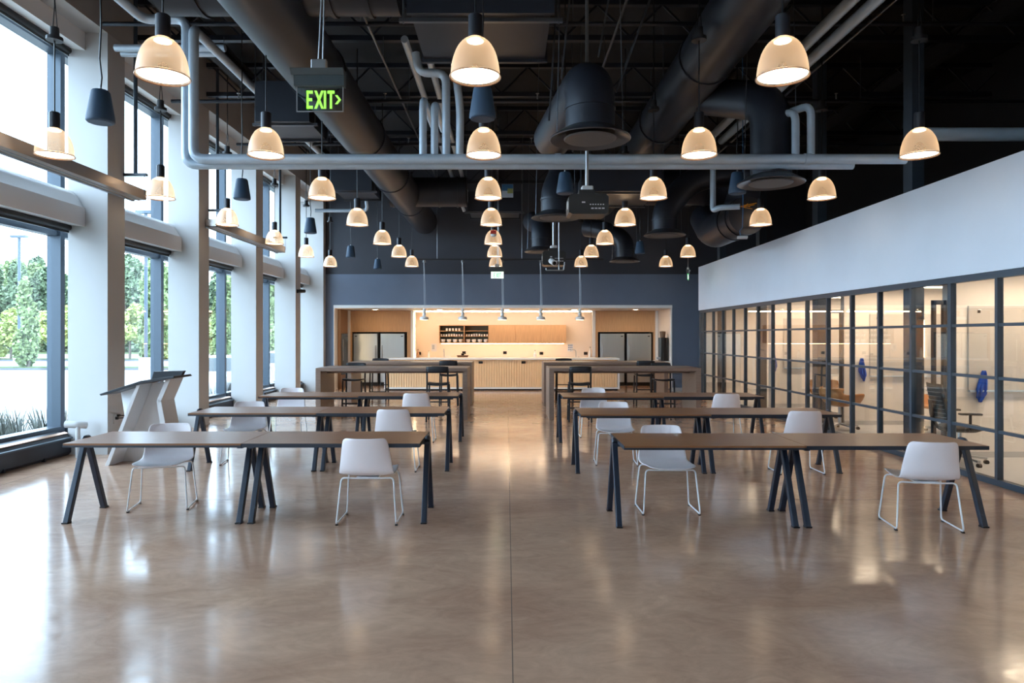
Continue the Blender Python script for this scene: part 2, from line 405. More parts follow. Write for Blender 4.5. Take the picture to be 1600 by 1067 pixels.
# niche light strips
tag(MB().box(-3.15, 2.90, KB+.02, KB+.07, KZ-.045, KZ-.01).build('light_strip', 'led'), 'warm glowing light strip along the top of the kitchen niche', 'light strip')
tag(MB().box(-3.19, -3.16, KB+.10, KB+.13, .95, KZ-.05).build('light_strip', 'led_soft'), 'warm glowing vertical light strip at left edge of the niche', 'light strip')
tag(MB().box(-2.30, 2.0, 24.02, 24.05, 1.425, 1.442).build('light_strip', 'led_soft'), 'warm glowing light strip under the kitchen wall cabinets', 'light strip')
tag(MB().box(-5.42, -5.40, WY+.22, WY+.27, .3, KZ-.05).build('light_strip', 'led_soft'), 'warm glowing vertical strip inside left jamb of kitchen opening', 'light strip')
# glowing discs added in the kitchen ceiling to brighten kitchen and island
for i, x in enumerate([-4.3, -2.2, 0, 2.2, 4.2]):
    t = thing('fill_light', 'added round fill light in the kitchen ceiling, %s from left above the island' % ORD[i], 'light', (x, 22.3, KZ), 0, 'added fill lights in the kitchen ceiling')
    MB().lathe([(.001, -.004), (.11, -.004)], n=20).build('lens', 'spot', t)
    MB().lathe([(.11, -.001), (.125, -.01), (.13, 0)], n=20).build('ring', 'white_paint', t, smooth=True)
# wall cabinet run: open shelves + doors
cz0, cz1, cy0, cy1 = 1.45, 2.09, 23.95, KN
X = [-2.38, -1.50, -.63, .30, 1.19, 2.08]
t = thing('shelf_cabinet', 'open oak wall cabinet with two bays of cups and bowls', 'cabinet', (-1.5, cy0, cz0))
MB().box(X[0], X[0]+.02, cy0, cy1, cz0, cz1).box(X[1]-.01, X[1]+.01, cy0, cy1, cz0, cz1).box(X[2]-.02, X[2], cy0, cy1, cz0, cz1).box(X[0], X[2], cy0, cy1, cz0, cz0+.025).box(X[0], X[2], cy0, cy1, cz1-.025, cz1).build('carcass', 'oak', t, world=True)
MB().box(X[0]+.02, X[2]-.02, cy1-.03, cy1-.01, cz0+.02, cz1-.02).build('back_panel', 'cab_in', t, world=True)
for z in (cz0+.23, cz0+.42): MB().box(X[0]+.02, X[2]-.02, cy0+.02, cy1-.03, z, z+.015).build('shelf', 'oak', t, world=True)
for k in range(3):
    x0, x1 = X[2+k], X[3+k]
    t = thing('wall_cabinet', 'closed oak wall cabinet, %s of three right of the open shelves' % ORD[k], 'cabinet', ((x0+x1)/2, cy0, cz0), 0, 'closed oak wall cabinets')
    MB().box(x0, x1, cy0+.02, cy1, cz0, cz1).build('carcass', 'oak', t, world=True)
    MB().box(x0+.006, x1-.006, cy0, cy0+.02, cz0, cz1).build('door', 'oak', t, world=True, bevel=.002)
# back counter
t = thing('back_counter', 'low oak counter with white top along the niche wall', 'counter', (-.1, 23.9, 0))
MB().box(-3.15, 2.90, KB+.15, KN-.005, .1, .86).build('base', 'oak', t, world=True)
MB().box(-3.15, 2.90, KB+.10, KN-.005, .86, .90).build('worktop', 'quartz', t, world=True)
# cups and bowls
cup = tag(MB().lathe([(.001, .0), (.028, .0), (.036, .03), (.038, .09), (.034, .09), (.03, .01), (.001, .008)], n=14).build('cup', 'ceramic', smooth=True), 'white cup on the shelf', 'cup')
bowl = tag(MB().lathe([(.001, 0), (.05, 0), (.085, .05), (.09, .09), (.09, .12), (.085, .12), (.05, .02), (.001, .015)], n=16).build('bowl', 'ceramic', smooth=True), 'white bowl on the shelf', 'bowl')
first = [True, True]
def put(kind, x, z, label, group, s=1.0):
    src = cup if kind == 0 else bowl
    o = src if first[kind] else src.copy()
    if not first[kind]: COL.objects.link(o)
    first[kind] = False
    o.location = (x, cy0+.14, z); o.scale = (s, s, s); o['label'] = label; o['group'] = group
s1, s2, s3 = cz0+.025, cz0+.245, cz0+.435
for k in range(5): put(0, -2.12+.11*k, s3, 'small white cup on the top shelf of the left bay', 'cups on the top shelf')
for k in range(9): put(0, -2.31+.09*k, s2, 'white cup or glass on the middle shelf of the left bay', 'cups on the middle shelf, left bay', .95 if k in (3, 4, 5) else .8)
for k in range(9): put(0, -1.42+.09*k, s2, 'white cup or glass on the middle shelf of the right bay', 'cups on the middle shelf, right bay', .95 if k in (3, 4, 5) else .8)
for k in range(4): put(1, -2.25+.21*k, s1, 'white bowl on the bottom shelf of the left bay', 'bowls on the bottom shelf, left bay', .95)
for k in range(4): put(1, -1.37+.21*k, s1, 'white bowl on the bottom shelf of the right bay', 'bowls on the bottom shelf, right bay', .95)

# island
IX0, IX1, IY0, IY1 = -3.83, 3.52, 21.32, 22.15
t = thing('kitchen_island', 'long kitchen island with fluted oak front and white frame', 'island', (0, IY0, 0))
m = MB()
n = 92
for k in range(n):
    a = IX0+.07+(IX1-IX0-.14)*k/n; b = IX0+.07+(IX1-IX0-.14)*(k+1)/n
    m.prism([(a, IY0+.05), (a+.01, IY0+.035), (b-.01, IY0+.035), (b, IY0+.05), (b, IY0+.07), (a, IY0+.07)], 'z', .10, .96)
m.build('fluted_front', 'oak_light', t, world=True)
MB().box(IX0+.06, IX1-.06, IY0+.07, IY1-.03, .10, .95).build('body', 'oak', t, world=True)
MB().box(IX0, IX1, IY0-.02, IY1, .96, 1.01).build('worktop', 'quartz', t, world=True, bevel=.003)
MB().box(IX0, IX0+.06, IY0, IY1, .04, .96).build('side_panel', 'quartz', t, world=True)
MB().box(IX1-.06, IX1, IY0, IY1, .04, .96).build('side_panel', 'quartz', t, world=True)
MB().box(IX0+.06, IX1-.06, IY0, IY1-.02, .05, .10).build('bottom_rail', 'quartz', t, world=True)
MB().box(IX0+.05, IX1-.05, IY0+.08, IY1-.08, 0, .05).build('plinth', 'dark_plastic', t, world=True)
for px in (751, 818):
    x = PX(px, IY0); MB().box(x-.065, x+.065, IY0+.022, IY0+.036, .84, .91).build('outlet', 'dark_plastic', t, world=True, bevel=.003)
# things on the back counter and the island
def outlet(px, py, Y, label, s=.05, m='dark_plastic'):
    x = PX(px, Y); z = PZ(py, Y)
    t = thing('wall_outlet', label, 'outlet', (x, Y, z), 0, 'outlets on the kitchen wall')
    MB().box(-s*1.3, s*1.3, -.012, 0, -s, s).build('plate', m, t, bevel=.003)
    MB().box(-s*.6, s*.6, -.018, -.012, -s*.5, s*.5).build('socket', 'black_gloss', t)
outlet(725, 551, KN, 'black wall outlet left of centre, below the open shelves')
outlet(789, 551, KN, 'black wall outlet below the first closed cabinet')
outlet(846, 552, KN, 'black wall outlet below the last closed cabinet')
outlet(915, 552, KN, 'black wall outlet at the right end of niche')
outlet(655, 552, KN, 'black wall outlet at the left end of niche')
def bottle(px, Y, z, h, r, m, label, cat='bottle', name='bottle'):
    t = thing(name, label, cat, (PX(px, Y), Y, z))
    MB().lathe([(.001, 0), (r, 0), (r, h*.6), (r*.4, h*.75), (r*.35, h*.95)], n=16, cap=True).build('bottle_body', m, t, smooth=True)
    MB().lathe([(r*.4, h*.95), (r*.4, h), (.001, h)], n=12, cap=True).build('cap', 'dark_plastic', t, smooth=True)
bottle(648, 23.75, .90, .44, .06, 'paper', 'tall pale bottle at the left end of the niche counter')
bottle(653, 23.95, .90, .34, .05, 'copper', 'amber bottle beside the tall pale one in niche')
bottle(670, 23.9, .90, .28, .04, 'ceramic', 'small white bottle on counter left of the open shelves')
bottle(922, 23.8, .90, .42, .05, 'ceramic', 'white bottle at the right end of the niche counter')
bottle(836, 23.9, .90, .30, .06, 'ceramic', 'white dispenser on counter under the closed cabinets')
t = thing('tray', 'dark tray with small things on niche counter', 'tray', (PX(723, 23.85), 23.85, .90))
MB().box(-.2, .2, -.12, .12, .10, .13).box(-.18, .18, -.1, .1, 0, .10).build('tray_body', 'oak_dark', t, bevel=.004)
MB().lathe([(.001, .13), (.05, .13), (.06, .19), (.001, .20)], n=14).build('pot', 'black_gloss', t, smooth=True)
t = thing('faucet', 'bent metal kitchen tap on niche counter left of centre', 'faucet', (PX(694, 23.9), 23.9, .90))
MB().tube(fillet([(0, 0, 0), (0, 0, .32), (0, -.12, .36), (0, -.2, .30), (0, -.2, .24)], .09), .014, 8).build('spout', 'metal_grey', t, smooth=True)
MB().tube([(.05, 0, 0), (.05, 0, .05), (.11, -.02, .08)], .01, 8).build('lever', 'metal_grey', t, smooth=True)
t = thing('faucet', 'bent metal kitchen tap on niche counter right end', 'faucet', (PX(900, 23.9), 23.9, .90))
MB().tube(fillet([(0, 0, 0), (0, 0, .30), (-.12, -.05, .34), (-.2, -.1, .28)], .09), .014, 8).build('spout', 'metal_grey', t, smooth=True)
MB().tube([(.05, 0, 0), (.05, 0, .05), (.11, -.02, .08)], .01, 8).build('lever', 'metal_grey', t, smooth=True)
t = thing('soap_dish', 'small round white dish by the left tap', 'dish', (PX(700, 23.85), 23.85, .90))
MB().lathe([(.001, .02), (.08, .03), (.12, .09), (.11, .10), (.07, .04), (.001, .03)], n=18).build('dish_body', 'ceramic', t, smooth=True)
for px, lab in ((678, 'white printed notice taped left of the open shelves'), (891, 'white notice with small pictures taped right of wall cabinets')):
    Y = KN-.004; x = PX(px, Y); z = PZ(543, Y)
    t = thing('notice', lab, 'notice', (x, Y, z), 0, 'notices on the niche wall')
    MB().box(-.10, .10, -.003, .0, -.14, .14).build('sheet', 'paper', t)
    m = MB()
    if px < 800:
        for k in range(4): m.box(-.06, .02, -.005, -.003, .07-.04*k, .085-.04*k)
    else:
        for k in range(3):
            for j in range(3): m.box(-.07+.055*j, -.035+.055*j, -.005, -.003, .06-.075*k, .10-.075*k)
    m.build('print', 'speaker_blue', t)
# side cabinets with coffee machines inside the opening
t = thing('side_cabinet', 'dark wood tall cabinet with black oven inside left jamb', 'cabinet', (-5.42, 22.3, 0))
MB().box(-5.435, -5.34, 21.95, 22.9, 0, KZ-.01).build('carcass', 'oak_dark', t, world=True)
MB().box(-5.34, -5.32, 22.0, 22.85, .45, 1.78).build('oven_front', 'black_gloss', t, world=True)
MB().tube([(-5.30, 22.1, .9), (-5.30, 22.1, 1.6)], .012, 8).build('handle', 'metal_grey', t, smooth=True, world=True)
t = thing('side_counter', 'oak side counter with white top inside right jamb', 'counter', (5.05, 22.2, 0))
MB().box(4.92, 5.175, 21.5, 22.9, .05, .86).build('base', 'oak', t, world=True)
MB().box(4.90, 5.175, 21.48, 22.92, .86, .90).build('worktop', 'quartz', t, world=True)
t = thing('coffee_machine', 'tall black coffee machine on the counter by right jamb', 'coffee machine', (5.02, 22.0, .90))
MB().box(-.10, .13, -.2, .2, 0, .75).build('body', 'black_gloss', t, bevel=.01)
MB().lathe([(.08, .75), (.10, .95), (.001, .96)], n=16).build('bean_hopper', 'oak_dark', t, smooth=True)
MB().box(-.16, -.10, -.15, .15, .05, .12).build('drip_tray', 'metal_grey', t)

# ---------------------------------------------------------------- kitchen pendants on a rail
RY = 20.55; RZ = 3.98
t = thing('pendant_rail', 'long thin black rail carrying five white kitchen pendants', 'rail', (0, RY, RZ))
MB().box(-2.75, 2.9, RY-.02, RY+.02, RZ, RZ+.05).build('rail_bar', 'black_steel', t, world=True)
for x in (-2.1, .45, 2.7): MB().tube([(x, RY, RZ+.04), (x, RY, CEIL)], .006, 6).build('hanger_rod', 'metal_grey', t, world=True)
def kitchen_pendant():
    t = thing('kitchen_pendant', '', 'pendant lamp', (0, 0, 0), 0, 'white pendants over the kitchen island')
    MB().lathe([(.02, .22), (.05, .21), (.055, .13), (.035, .115), (.06, .10), (.125, .085), (.137, .05), (.135, 0), (.125, .0), (.12, .06), (.02, .09)], n=24).build('lamp_shade', 'quartz', t, smooth=True)
    MB().lathe([(.001, .035), (.10, .035)], n=20).build('bulb', 'spot', t)
    MB().lathe([(.035, .22), (.055, .26), (.05, .33), (.02, .34), (.001, .34)], n=20).build('socket', 'quartz', t, smooth=True)
    MB().tube([(0, 0, .33), (-.02, 0, RZ-2.19)], .005, 6).build('cord', 'metal_grey', t)
    MB().tube([(.04, 0, .33), (.03, 0, 1.0), (-.015, 0, RZ-2.20)], .004, 6).build('wire', 'metal_grey', t)
    MB().lathe([(.001, RZ-2.25), (.055, RZ-2.25), (.04, RZ-2.19), (.001, RZ-2.19)], n=16).build('canopy', 'metal_grey', t, smooth=True)
    return t
kp = kitchen_pendant()
for i, px in enumerate([663, 723, 785, 845, 906]):
    lab = 'small white two-tier pendant, %s from left above the kitchen island' % ORD[i]
    loc = (PX(px, RY), RY, 2.19)
    if i == 0: kp.location = loc; kp['label'] = lab
    else: dup(kp, loc, 0, lab)

# ---------------------------------------------------------------- right side: header, glass partition, meeting rooms
struct('wall_header', MB().box(XP-.06, XP+.16, -10, 19.75, 2.44, 3.69), 'header_paint')
struct('ceiling_rooms', MB().box(XP+.16, 9.3, -10, 19.75, 2.62, 2.7), 'white_paint')
part = bpy.data.objects.new('trim_40', None); COL.objects.link(part); part['kind'] = 'structure'; part.location = (XP, 8, 0)
ms = [7.77+.825*k for k in range(-12, 15)]
for z in (.61, 1.22, 1.83):
    MB().box(XP-.025, XP+.025, -2.2, 19.7, z-.018, z+.018).build('glazing_bar', 'mullion', part, world=True)
MB().box(XP-.04, XP+.04, -2.2, 19.7, 2.36, 2.44).build('head_rail', 'mullion', part, world=True)
MB().box(XP-.04, XP+.04, -2.2, 19.7, 0, .07).build('bottom_rail', 'mullion', part, world=True)
for k, y in enumerate(ms):
    wd = .034 if k == 13 else .022
    MB().box(XP-.035, XP+.035, y-wd, y+wd, .07, 2.36).build('post', 'mullion', part, world=True)
MB().box(XP-.04, XP+.04, 19.62, 19.74, 0, 2.44).build('post', 'mullion', part, world=True)
for k in range(len(ms)-1):
    MB().box(XP-.004, XP+.004, ms[k]+.02, ms[k+1]-.02, .07, 2.36).build('glass_pane', 'partition_glass', part, world=True)
struct('floor_rooms', MB().box(XP+.045, 9.3, -10, 19.6, 0, .012), 'carpet')
# steel columns behind the glass
for y in (3.9, 6.8, 9.72, 12.68, 15.6, 18.5):
    struct('column', MB().box(5.77, 5.94, y, y+.22, 0, CEIL), 'mullion')
# dividing walls
divs = [(6.16, 9.52), (6.42, 13.0), (6.30, 16.3)]
for i, (x, y) in enumerate(divs):
    struct('wall_divider', MB().box(x, 9.3, y, y+.14, 0, 2.62), 'room_wall')
    struct('baseboard_divider', MB().box(x, 9.3, y-.015, y, 0, .09), 'white_paint')
struct('wall_rooms_end', MB().box(XP+.05, 9.3, 19.62, 19.75, 0, 2.62), 'room_wall')
struct('door_1', MB().box(5.98, 6.02, 13.02, 13.08, 0, 2.2).box(6.36, 6.40, 13.02, 13.08, 0, 2.2).box(5.98, 6.40, 13.02, 13.08, 2.14, 2.2), 'frame_black')
struct('door_2', MB().box(5.96, 6.0, 9.54, 9.6, 0, 2.2).box(6.10, 6.14, 9.54, 9.6, 0, 2.2).box(5.96, 6.14, 9.54, 9.6, 2.14, 2.2), 'frame_black')
wbs = [(6.42, 8.9, 9.52, 'whiteboard on the meeting room wall nearest the camera'), (6.9, 8.9, 13.0, 'whiteboard on the second meeting room wall'), (6.6, 8.8, 16.3, 'whiteboard on the farthest meeting room wall')]
for x0, x1, y, lab in wbs:
    t = thing('whiteboard', 'large pale '+lab, 'whiteboard', (x0, y-.015, .9), 0, 'whiteboards of the meeting rooms')
    MB().box(x0, x1, y-.03, y-.005, .95, 2.12).build('panel', 'whiteboard', t, world=True)
    MB().box(x0, x1, y-.06, y-.005, .925, .95).build('tray_rail', 'pipe', t, world=True)
    MB().box(x0+.12, x0+.16, y-.035, y-.03, 2.02, 2.06).build('corner_pin', 'dark_plastic', t, world=True)
# blue cloths hanging on the divider walls
def cloth(x, y, z, lab, tilt):
    m = MB(); n = 9; rows = 12; vs = []
    for r in range(rows):
        t_ = r/(rows-1)
        wd = .018+.085*t_**.8 if t_ < .72 else (.083-.20*(t_-.72))
        for k in range(n):
            u = k/(n-1)*2-1
            vs.append((u*wd+tilt*t_*t_, -.05-.028*math.cos(u*9+t_*2)*(.3+t_), .20-.40*t_-.05*u*t_-.025*math.sin(u*6)*t_))
    m.add(vs, [(r*n+k, r*n+k+1, (r+1)*n+k+1, (r+1)*n+k) for r in range(rows-1) for k in range(n-1)])
    t = thing('cloth', lab, 'cloth', (x, y, z), 0, 'blue cloths hanging in the meeting rooms')
    m.build('fabric', 'cloth_blue', t, smooth=True, solid=.02)
    MB().tube([(0, 0, .18), (0, -.06, .19)], .01, 8).build('hook', 'metal_grey', t)
cloth(PX(1535, 9.5), 9.515, 1.02, 'blue cloth hanging beside the nearest whiteboard', -.07)
cloth(PX(1345, 12.99), 12.995, 1.08, 'blue cloth hanging in the middle meeting room', .02)
cloth(PX(1157, 16.2)+.8, 16.29, 1.10, 'blue cloth hanging in the farthest meeting room', .02)
# room ceiling lights
for i, y in enumerate([3.5, 8.7, 12.2, 15.5, 18.0]):
    t = thing('linear_light', 'long warm ceiling light of meeting room %s along the glass wall' % ORD[i], 'ceiling light', (7.4, y, 2.62), 0, 'linear lights in the meeting rooms')
    MB().box(-1.2, 1.2, -.14, .14, -.05, -.045).build('diffuser', 'room_light', t)
    MB().box(-1.22, 1.22, -.16, .16, -.045, -.004).build('housing', 'white_paint', t)
# small switch box
t = thing('control_box', 'small white thermostat box on middle meeting room wall', 'box', (PX(1453, 12.99), 12.995, PZ(586, 12.99)))
MB().box(-.09, .09, -.03, 0, -.08, .08).build('housing', 'white_paint', t, bevel=.006)
MB().box(-.04, .04, -.034, -.03, -.03, .03).build('display', 'metal_grey', t)

# ---------------------------------------------------------------- meeting room chairs
def star_base(t, zc, r=.32, mtl='metal_grey', rot=0):
    for k in range(5):
        a = 2*PI*k/5+rot
        e = Vector((math.cos(a)*r, math.sin(a)*r, .085))
        leg = MB().bar((0, 0, .12), e, .045, .03).build('base_arm', mtl, t)
        MB().tube([e+Vector((-.02*math.sin(a), .02*math.cos(a), -.05)), e+Vector((.02*math.sin(a), -.02*math.cos(a), -.05))], .03, 12).build('caster', 'dark_plastic', leg, smooth=True)
    MB().tube([(0, 0, .10), (0, 0, zc)], .028, 12).build('gas_column', mtl, t, smooth=True)
def office_chair(loc, rz, lab):
    t = thing('office_chair', lab, 'chair', loc, rz)
    star_base(t, .44, rot=.3)
    m = MB().lathe([(.001, .44), (.20, .44), (.27, .47), (.27, .50), (.22, .52), (.001, .525)], n=24); 
    m.build('seat', 'mesh_black', t, smooth=True)
    m = MB(); vs = []; n = 7
    for r in range(10):
        z = .60+.052*r; wd = .20+.05*math.sin(r/9*PI*.8)
        for k in range(n):
            u = k/(n-1)*2-1; vs.append((u*wd, -.26-.10*(r/9)+.05*u*u, z))
    m.add(vs, [(r*n+k, r*n+k+1, (r+1)*n+k+1, (r+1)*n+k) for r in range(9) for k in range(n-1)])
    b = m.build('backrest', 'mesh_black', t, smooth=True, solid=.02)
    m = MB()
    for r in range(8):
        z = .63+.055*r; m.tube([(-.21, -.25-.012*r, z), (0, -.31-.012*r, z), (.21, -.25-.012*r, z)], .006, 6)
    m.build('back_slats', 'metal_grey', b)
    MB().tube(fillet([(0, 0, .44), (0, -.26, .46), (0, -.34, .62), (0, -.36, .85)], .08), .025, 10).build('back_post', 'dark_plastic', t, smooth=True)
    for s in (-1, 1):
        a = MB().tube([(s*.20, 0, .48), (s*.29, 0, .49), (s*.29, 0, .68)], .018, 8).build('armrest', 'dark_plastic', t, smooth=True)
        MB().box(s*.29-.045, s*.29+.045, -.13, .13, .68, .705).build('arm_pad', 'dark_plastic', a, bevel=.01)
office_chair((6.02, 9.08, 0), math.radians(-100), 'black mesh office chair behind the glass nearest the camera')
def shell_chair(loc, rz, lab, base=True):
    t = thing('lounge_chair', lab, 'chair', loc, rz, 'orange leather chairs behind the glass')
    m = MB(); vs = []; n = 17
    prof = [(.30, .47), (.26, .46), (.0, .44), (-.18, .46), (-.27, .56), (-.31, .70), (-.33, .78)]
    for r, (y, z) in enumerate(prof):
        t_ = r/(len(prof)-1)
        for k in range(n):
            u = k/(n-1)*2-1
            wd = .30 if r else .26
            lift = (abs(u)**3)*.27*min(1, .72+t_*1.2) if r < 5 else 0
            fw = .22*abs(u)**3*max(0, (t_-.5)*2)
            vs.append((u*wd*(1-.1*t_), y+fw, z+lift*(1-.5*t_)))
    m.add(vs, [(r*n+k, r*n+k+1, (r+1)*n+k+1, (r+1)*n+k) for r in range(len(prof)-1) for k in range(n-1)])
    m.build('shell', 'leather', t, smooth=True, solid=.05, sub=1)
    star_base(t, .44)
shell_chair((6.02, 12.35, 0), math.radians(-75), 'orange leather swivel chair in the middle meeting room doorway')
shell_chair((7.55, 11.9, 0), math.radians(100), 'orange leather swivel chair farther inside the middle meeting room')
shell_chair((6.62, 14.3, 0), math.radians(150), 'orange leather swivel chair seen through the far doorway')

# ---------------------------------------------------------------- tables
def make_table():
    # local: x from 0 (junction end) to 1.595 (outer end), y 0..0.78
    t = thing('work_table', '', 'table', (0, 0, 0), 0, 'long work tables with A-frame legs')
    top = MB().box(0.003, 1.592, 0, .78, .722, .74).build('tabletop', 'tabletop', t)
    MB().box(0.003, 1.592, -.003, .783, .705, .7225).box(.003, 1.592, -.003, 0, .722, .7385).box(1.592, 1.596, -.003, .783, .705, .7385).build('edge_band', 'table_edge', top)
    for x, o in ((.055, 0), (1.622, 1)):
        zt = .66 if not o else .715
        for s in (-1, 1):
            yb = .39+s*.29; yt = .39+s*.012
            g = MB().bar((x, yb, .0), (x, yt, zt+.02), .05, .05, up=(0, 1, 0) if False else (0, 0, 1))
            lg = g.build('leg', 'legs', t, bevel=.006)
            MB().box(x-.027, x+.027, yb-.03, yb+.034, 0, .014).build('foot_pad', 'dark_plastic', lg)
        MB().tube([(x, .34, zt), (x, .36, zt+.02), (x, .42, zt+.02), (x, .44, zt)], .024, 8).build('leg_joint', 'legs', t, smooth=True)
        MB().box(min(x, 1.58)-.03, x+.02, .10 if not o else .33, .68 if not o else .45, .68, .705).build('bracket', 'legs', t)
    MB().box(.08, 1.50, .20, .24, .67, .704).build('frame_rail', 'legs', t)
    MB().box(.08, 1.50, .54, .58, .67, .704).build('frame_rail', 'legs', t)
    return t
tb = make_table(); tfirst = True
rows = [('left', -2.375, [6.10, 8.50, 10.90]), ('right', 2.60, [5.97, 8.36, 10.80])]
for side, cx, ys in rows:
    for r, y in enumerate(ys):
        c = cx + (0 if side == 'left' else [.02, -.10, -.12][r])
        for h in (0, 1):
            half = ('window-side' if side == 'left' else 'aisle-side') if h == 1 else ('aisle-side' if side == 'left' else 'partition-side')
            rown = ['nearest the camera', 'in the middle row', 'in the back row'][r]
            lab = 'brown-topped work table, %s half of the %s pair %s' % (half, side, rown)
            loc = (c, y, 0) if h == 0 else (c, y+.78, 0); rz = 0 if h == 0 else PI
            if tfirst: tb.location = loc; tb.rotation_euler = (0, 0, rz); tb['label'] = lab; tfirst = False
            else: dup(tb, loc, rz, lab)

# ---------------------------------------------------------------- white shell chairs
def make_chair():
    t = thing('shell_chair', '', 'chair', (0, 0, 0), 0, 'white shell chairs at the work tables')
    prof = [(.245, .440, .205), (.235, .450, .225), (.19, .453, .235), (.10, .445, .243), (0, .437, .248), (-.10, .436, .250), (-.17, .445, .248),
            (-.215, .470, .244), (-.240, .510, .240), (-.258, .57, .232), (-.275, .64, .222), (-.292, .71, .212), (-.305, .76, .203), (-.312, .785, .192), (-.315, .795, .165)]
    n = 15; vs = []
    for i, (y, z, wd) in enumerate(prof):
        for k in range(n):
            u = k/(n-1)*2-1; e = abs(u)**2.5
            if i < 7: vs.append((u*wd, y-.012*e, z+.020*e))
            else:
                q = min(1, (i-6)/3); vs.append((u*wd, y+.05*e*q, z+.02*e*(1-q)))
    m = MB().add(vs, [(i*n+k, i*n+k+1, (i+1)*n+k+1, (i+1)*n+k) for i in range(len(prof)-1) for k in range(n-1)])
    m.build('shell', 'chair_shell', t, smooth=True, solid=.011, sub=1)
    for s in (-1, 1):
        m = MB().tube(fillet([(s*.10, -.15, .415), (s*.235, -.15, .420), (s*.268, -.205, .016), (s*.268, .21, .016), (s*.235, .15, .424), (s*.10, .15, .420)], .035), .0075, 8)
        l = m.build('leg', 'chair_metal', t, smooth=True)
        MB().box(s*.268-.011, s*.268+.011, -.20, -.17, 0, .012).box(s*.268-.011, s*.268+.011, .16, .19, 0, .012).build('glide', 'dark_plastic', l)
    MB().tube([(-.11, -.15, .415), (.11, -.15, .415)], .0075, 8).tube([(-.11, .15, .420), (.11, .15, .420)], .0075, 8).box(-.10, .10, -.15, .15, .417, .427).build('seat_support', 'chair_metal', t)
    return t
ch = make_chair()
cpos = [(-1.26, 6.32, 0, 'white chair facing away at left front table, beside the aisle'),
        (-3.42, 6.80, 192, 'white chair facing camera at left front table, window end'),
        (-1.41, 8.72, 0, 'white chair facing away at left middle table, beside the aisle'),
        (-3.52, 9.18, 188, 'white chair facing camera at left middle table, window end'),
        (-1.44, 11.08, 0, 'white chair facing away at left back table, beside the aisle'),
        (-3.72, 11.62, 184, 'white chair facing camera at left back table, window end'),
        (1.56, 6.66, 180, 'white chair facing camera at right front table, beside the aisle'),
        (3.70, 6.12, -9, 'white chair facing away at right front table, glass wall end'),
        (1.45, 9.12, 177, 'white chair facing camera at right middle table, beside the aisle'),
        (3.62, 8.55, 0, 'white chair facing away at right middle table, glass wall end'),
        (1.50, 11.58, 180, 'white chair facing camera at right back table, beside the aisle'),
        (3.45, 10.97, 0, 'white chair facing away at right back table, glass wall end')]
for i, (x, y, a, lab) in enumerate(cpos):
    if i == 0: ch.location = (x, y, 0); ch['label'] = lab
    else: dup(ch, (x, y, 0), math.radians(a), lab)

# ---------------------------------------------------------------- bar tables and stools
def make_bar():
    t = thing('bar_table', '', 'table', (0, 0, 0), 0, 'tall waterfall bar tables')
    MB().box(0, 3.08, 0, 1.12, .985, 1.05).build('tabletop', 'bar_wood', t, bevel=.003)
    MB().box(0, .10, 0.002, 1.118, 0, .985).build('end_panel', 'bar_wood', t)
    MB().box(2.98, 3.08, 0.002, 1.118, 0, .985).build('end_panel', 'bar_wood', t)
    MB().box(.10, 2.98, .50, .60, .92, .985).build('apron', 'bar_wood', t)
    return t
bt = make_bar()
for i, (x, y, lab) in enumerate([(-3.88, 13.85, 'tall brown bar table on the left, the nearer of two'), (-3.95, 16.9, 'tall brown bar table on the left, the one nearest kitchen'),
                                 (.86, 13.85, 'tall brown bar table on the right, the nearer of two'), (.92, 16.9, 'tall brown bar table on the right, the one nearest kitchen')]):
    if i == 0: bt.location = (x, y, 0); bt['label'] = lab
    else: dup(bt, (x, y, 0), 0, lab)
def make_stool():
    t = thing('bar_stool', '', 'stool', (0, 0, 0), 0, 'black bar stools with low backs')
    vs = []; n = 9
    for r in range(5):
        y = -.19+.095*r
        for k in range(n):
            u = k/(n-1)*2-1; vs.append((u*.21, y, .735+.018*u*u-.006*math.cos(r)))
    MB().add(vs, [(r*n+k, r*n+k+1, (r+1)*n+k+1, (r+1)*n+k) for r in range(4) for k in range(n-1)]).build('seat', 'stool_black', t, smooth=True, solid=.03)
    for s in (-1, 1):
        MB().bar((s*.215, .185, 0), (s*.20, .17, .73), .032, .032).build('leg', 'stool_black', t, bevel=.005)
        MB().bar((s*.22, -.20, 0), (s*.205, -.185, .74), .034, .034).bar((s*.205, -.185, .74), (s*.205, -.22, 1.06), .034, .03).build('leg', 'stool_black', t, bevel=.005)
        MB().bar((s*.212, -.19, .32), (s*.208, .18, .32), .02, .025).build('side_rail', 'stool_black', t)
    MB().bar((-.205, .18, .24), (.205, .18, .24), .025, .03).build('footrest', 'stool_black', t)
    MB().bar((-.21, -.195, .40), (.21, -.195, .40), .02, .025).build('back_rail', 'stool_black', t)
    vs = []
    for r in range(4):
        z = .975+.04*r
        for k in range(n):
            u = k/(n-1)*2-1; vs.append((u*.215, -.245+.035*u*u-.006*r, z+.012*(1-u*u)*(1 if r == 3 else 0)))
    MB().add(vs, [(r*n+k, r*n+k+1, (r+1)*n+k+1, (r+1)*n+k) for r in range(3) for k in range(n-1)]).build('backrest', 'stool_black', t, smooth=True, solid=.02)
    return t
stl = make_stool()
spos = [(-1.37, 13.68, 0, 'black bar stool facing away at left near bar table, by the aisle'),
        (-3.35, 14.95, 180, 'black bar stool behind the left near bar table, window end'),
        (-1.42, 16.80, 0, 'black bar stool facing away at left far bar table, by the aisle'),
        (-3.38, 18.05, 180, 'black bar stool behind the left far bar table, window end'),
        (1.45, 13.68, 0, 'black bar stool facing away at right near bar table, by the aisle'),
        (3.42, 14.95, 180, 'black bar stool behind the right near bar table, glass end'),
        (3.36, 16.75, 0, 'black bar stool facing away at right far bar table, glass end'),
        (1.52, 18.05, 180, 'black bar stool behind the right far bar table, by the aisle')]
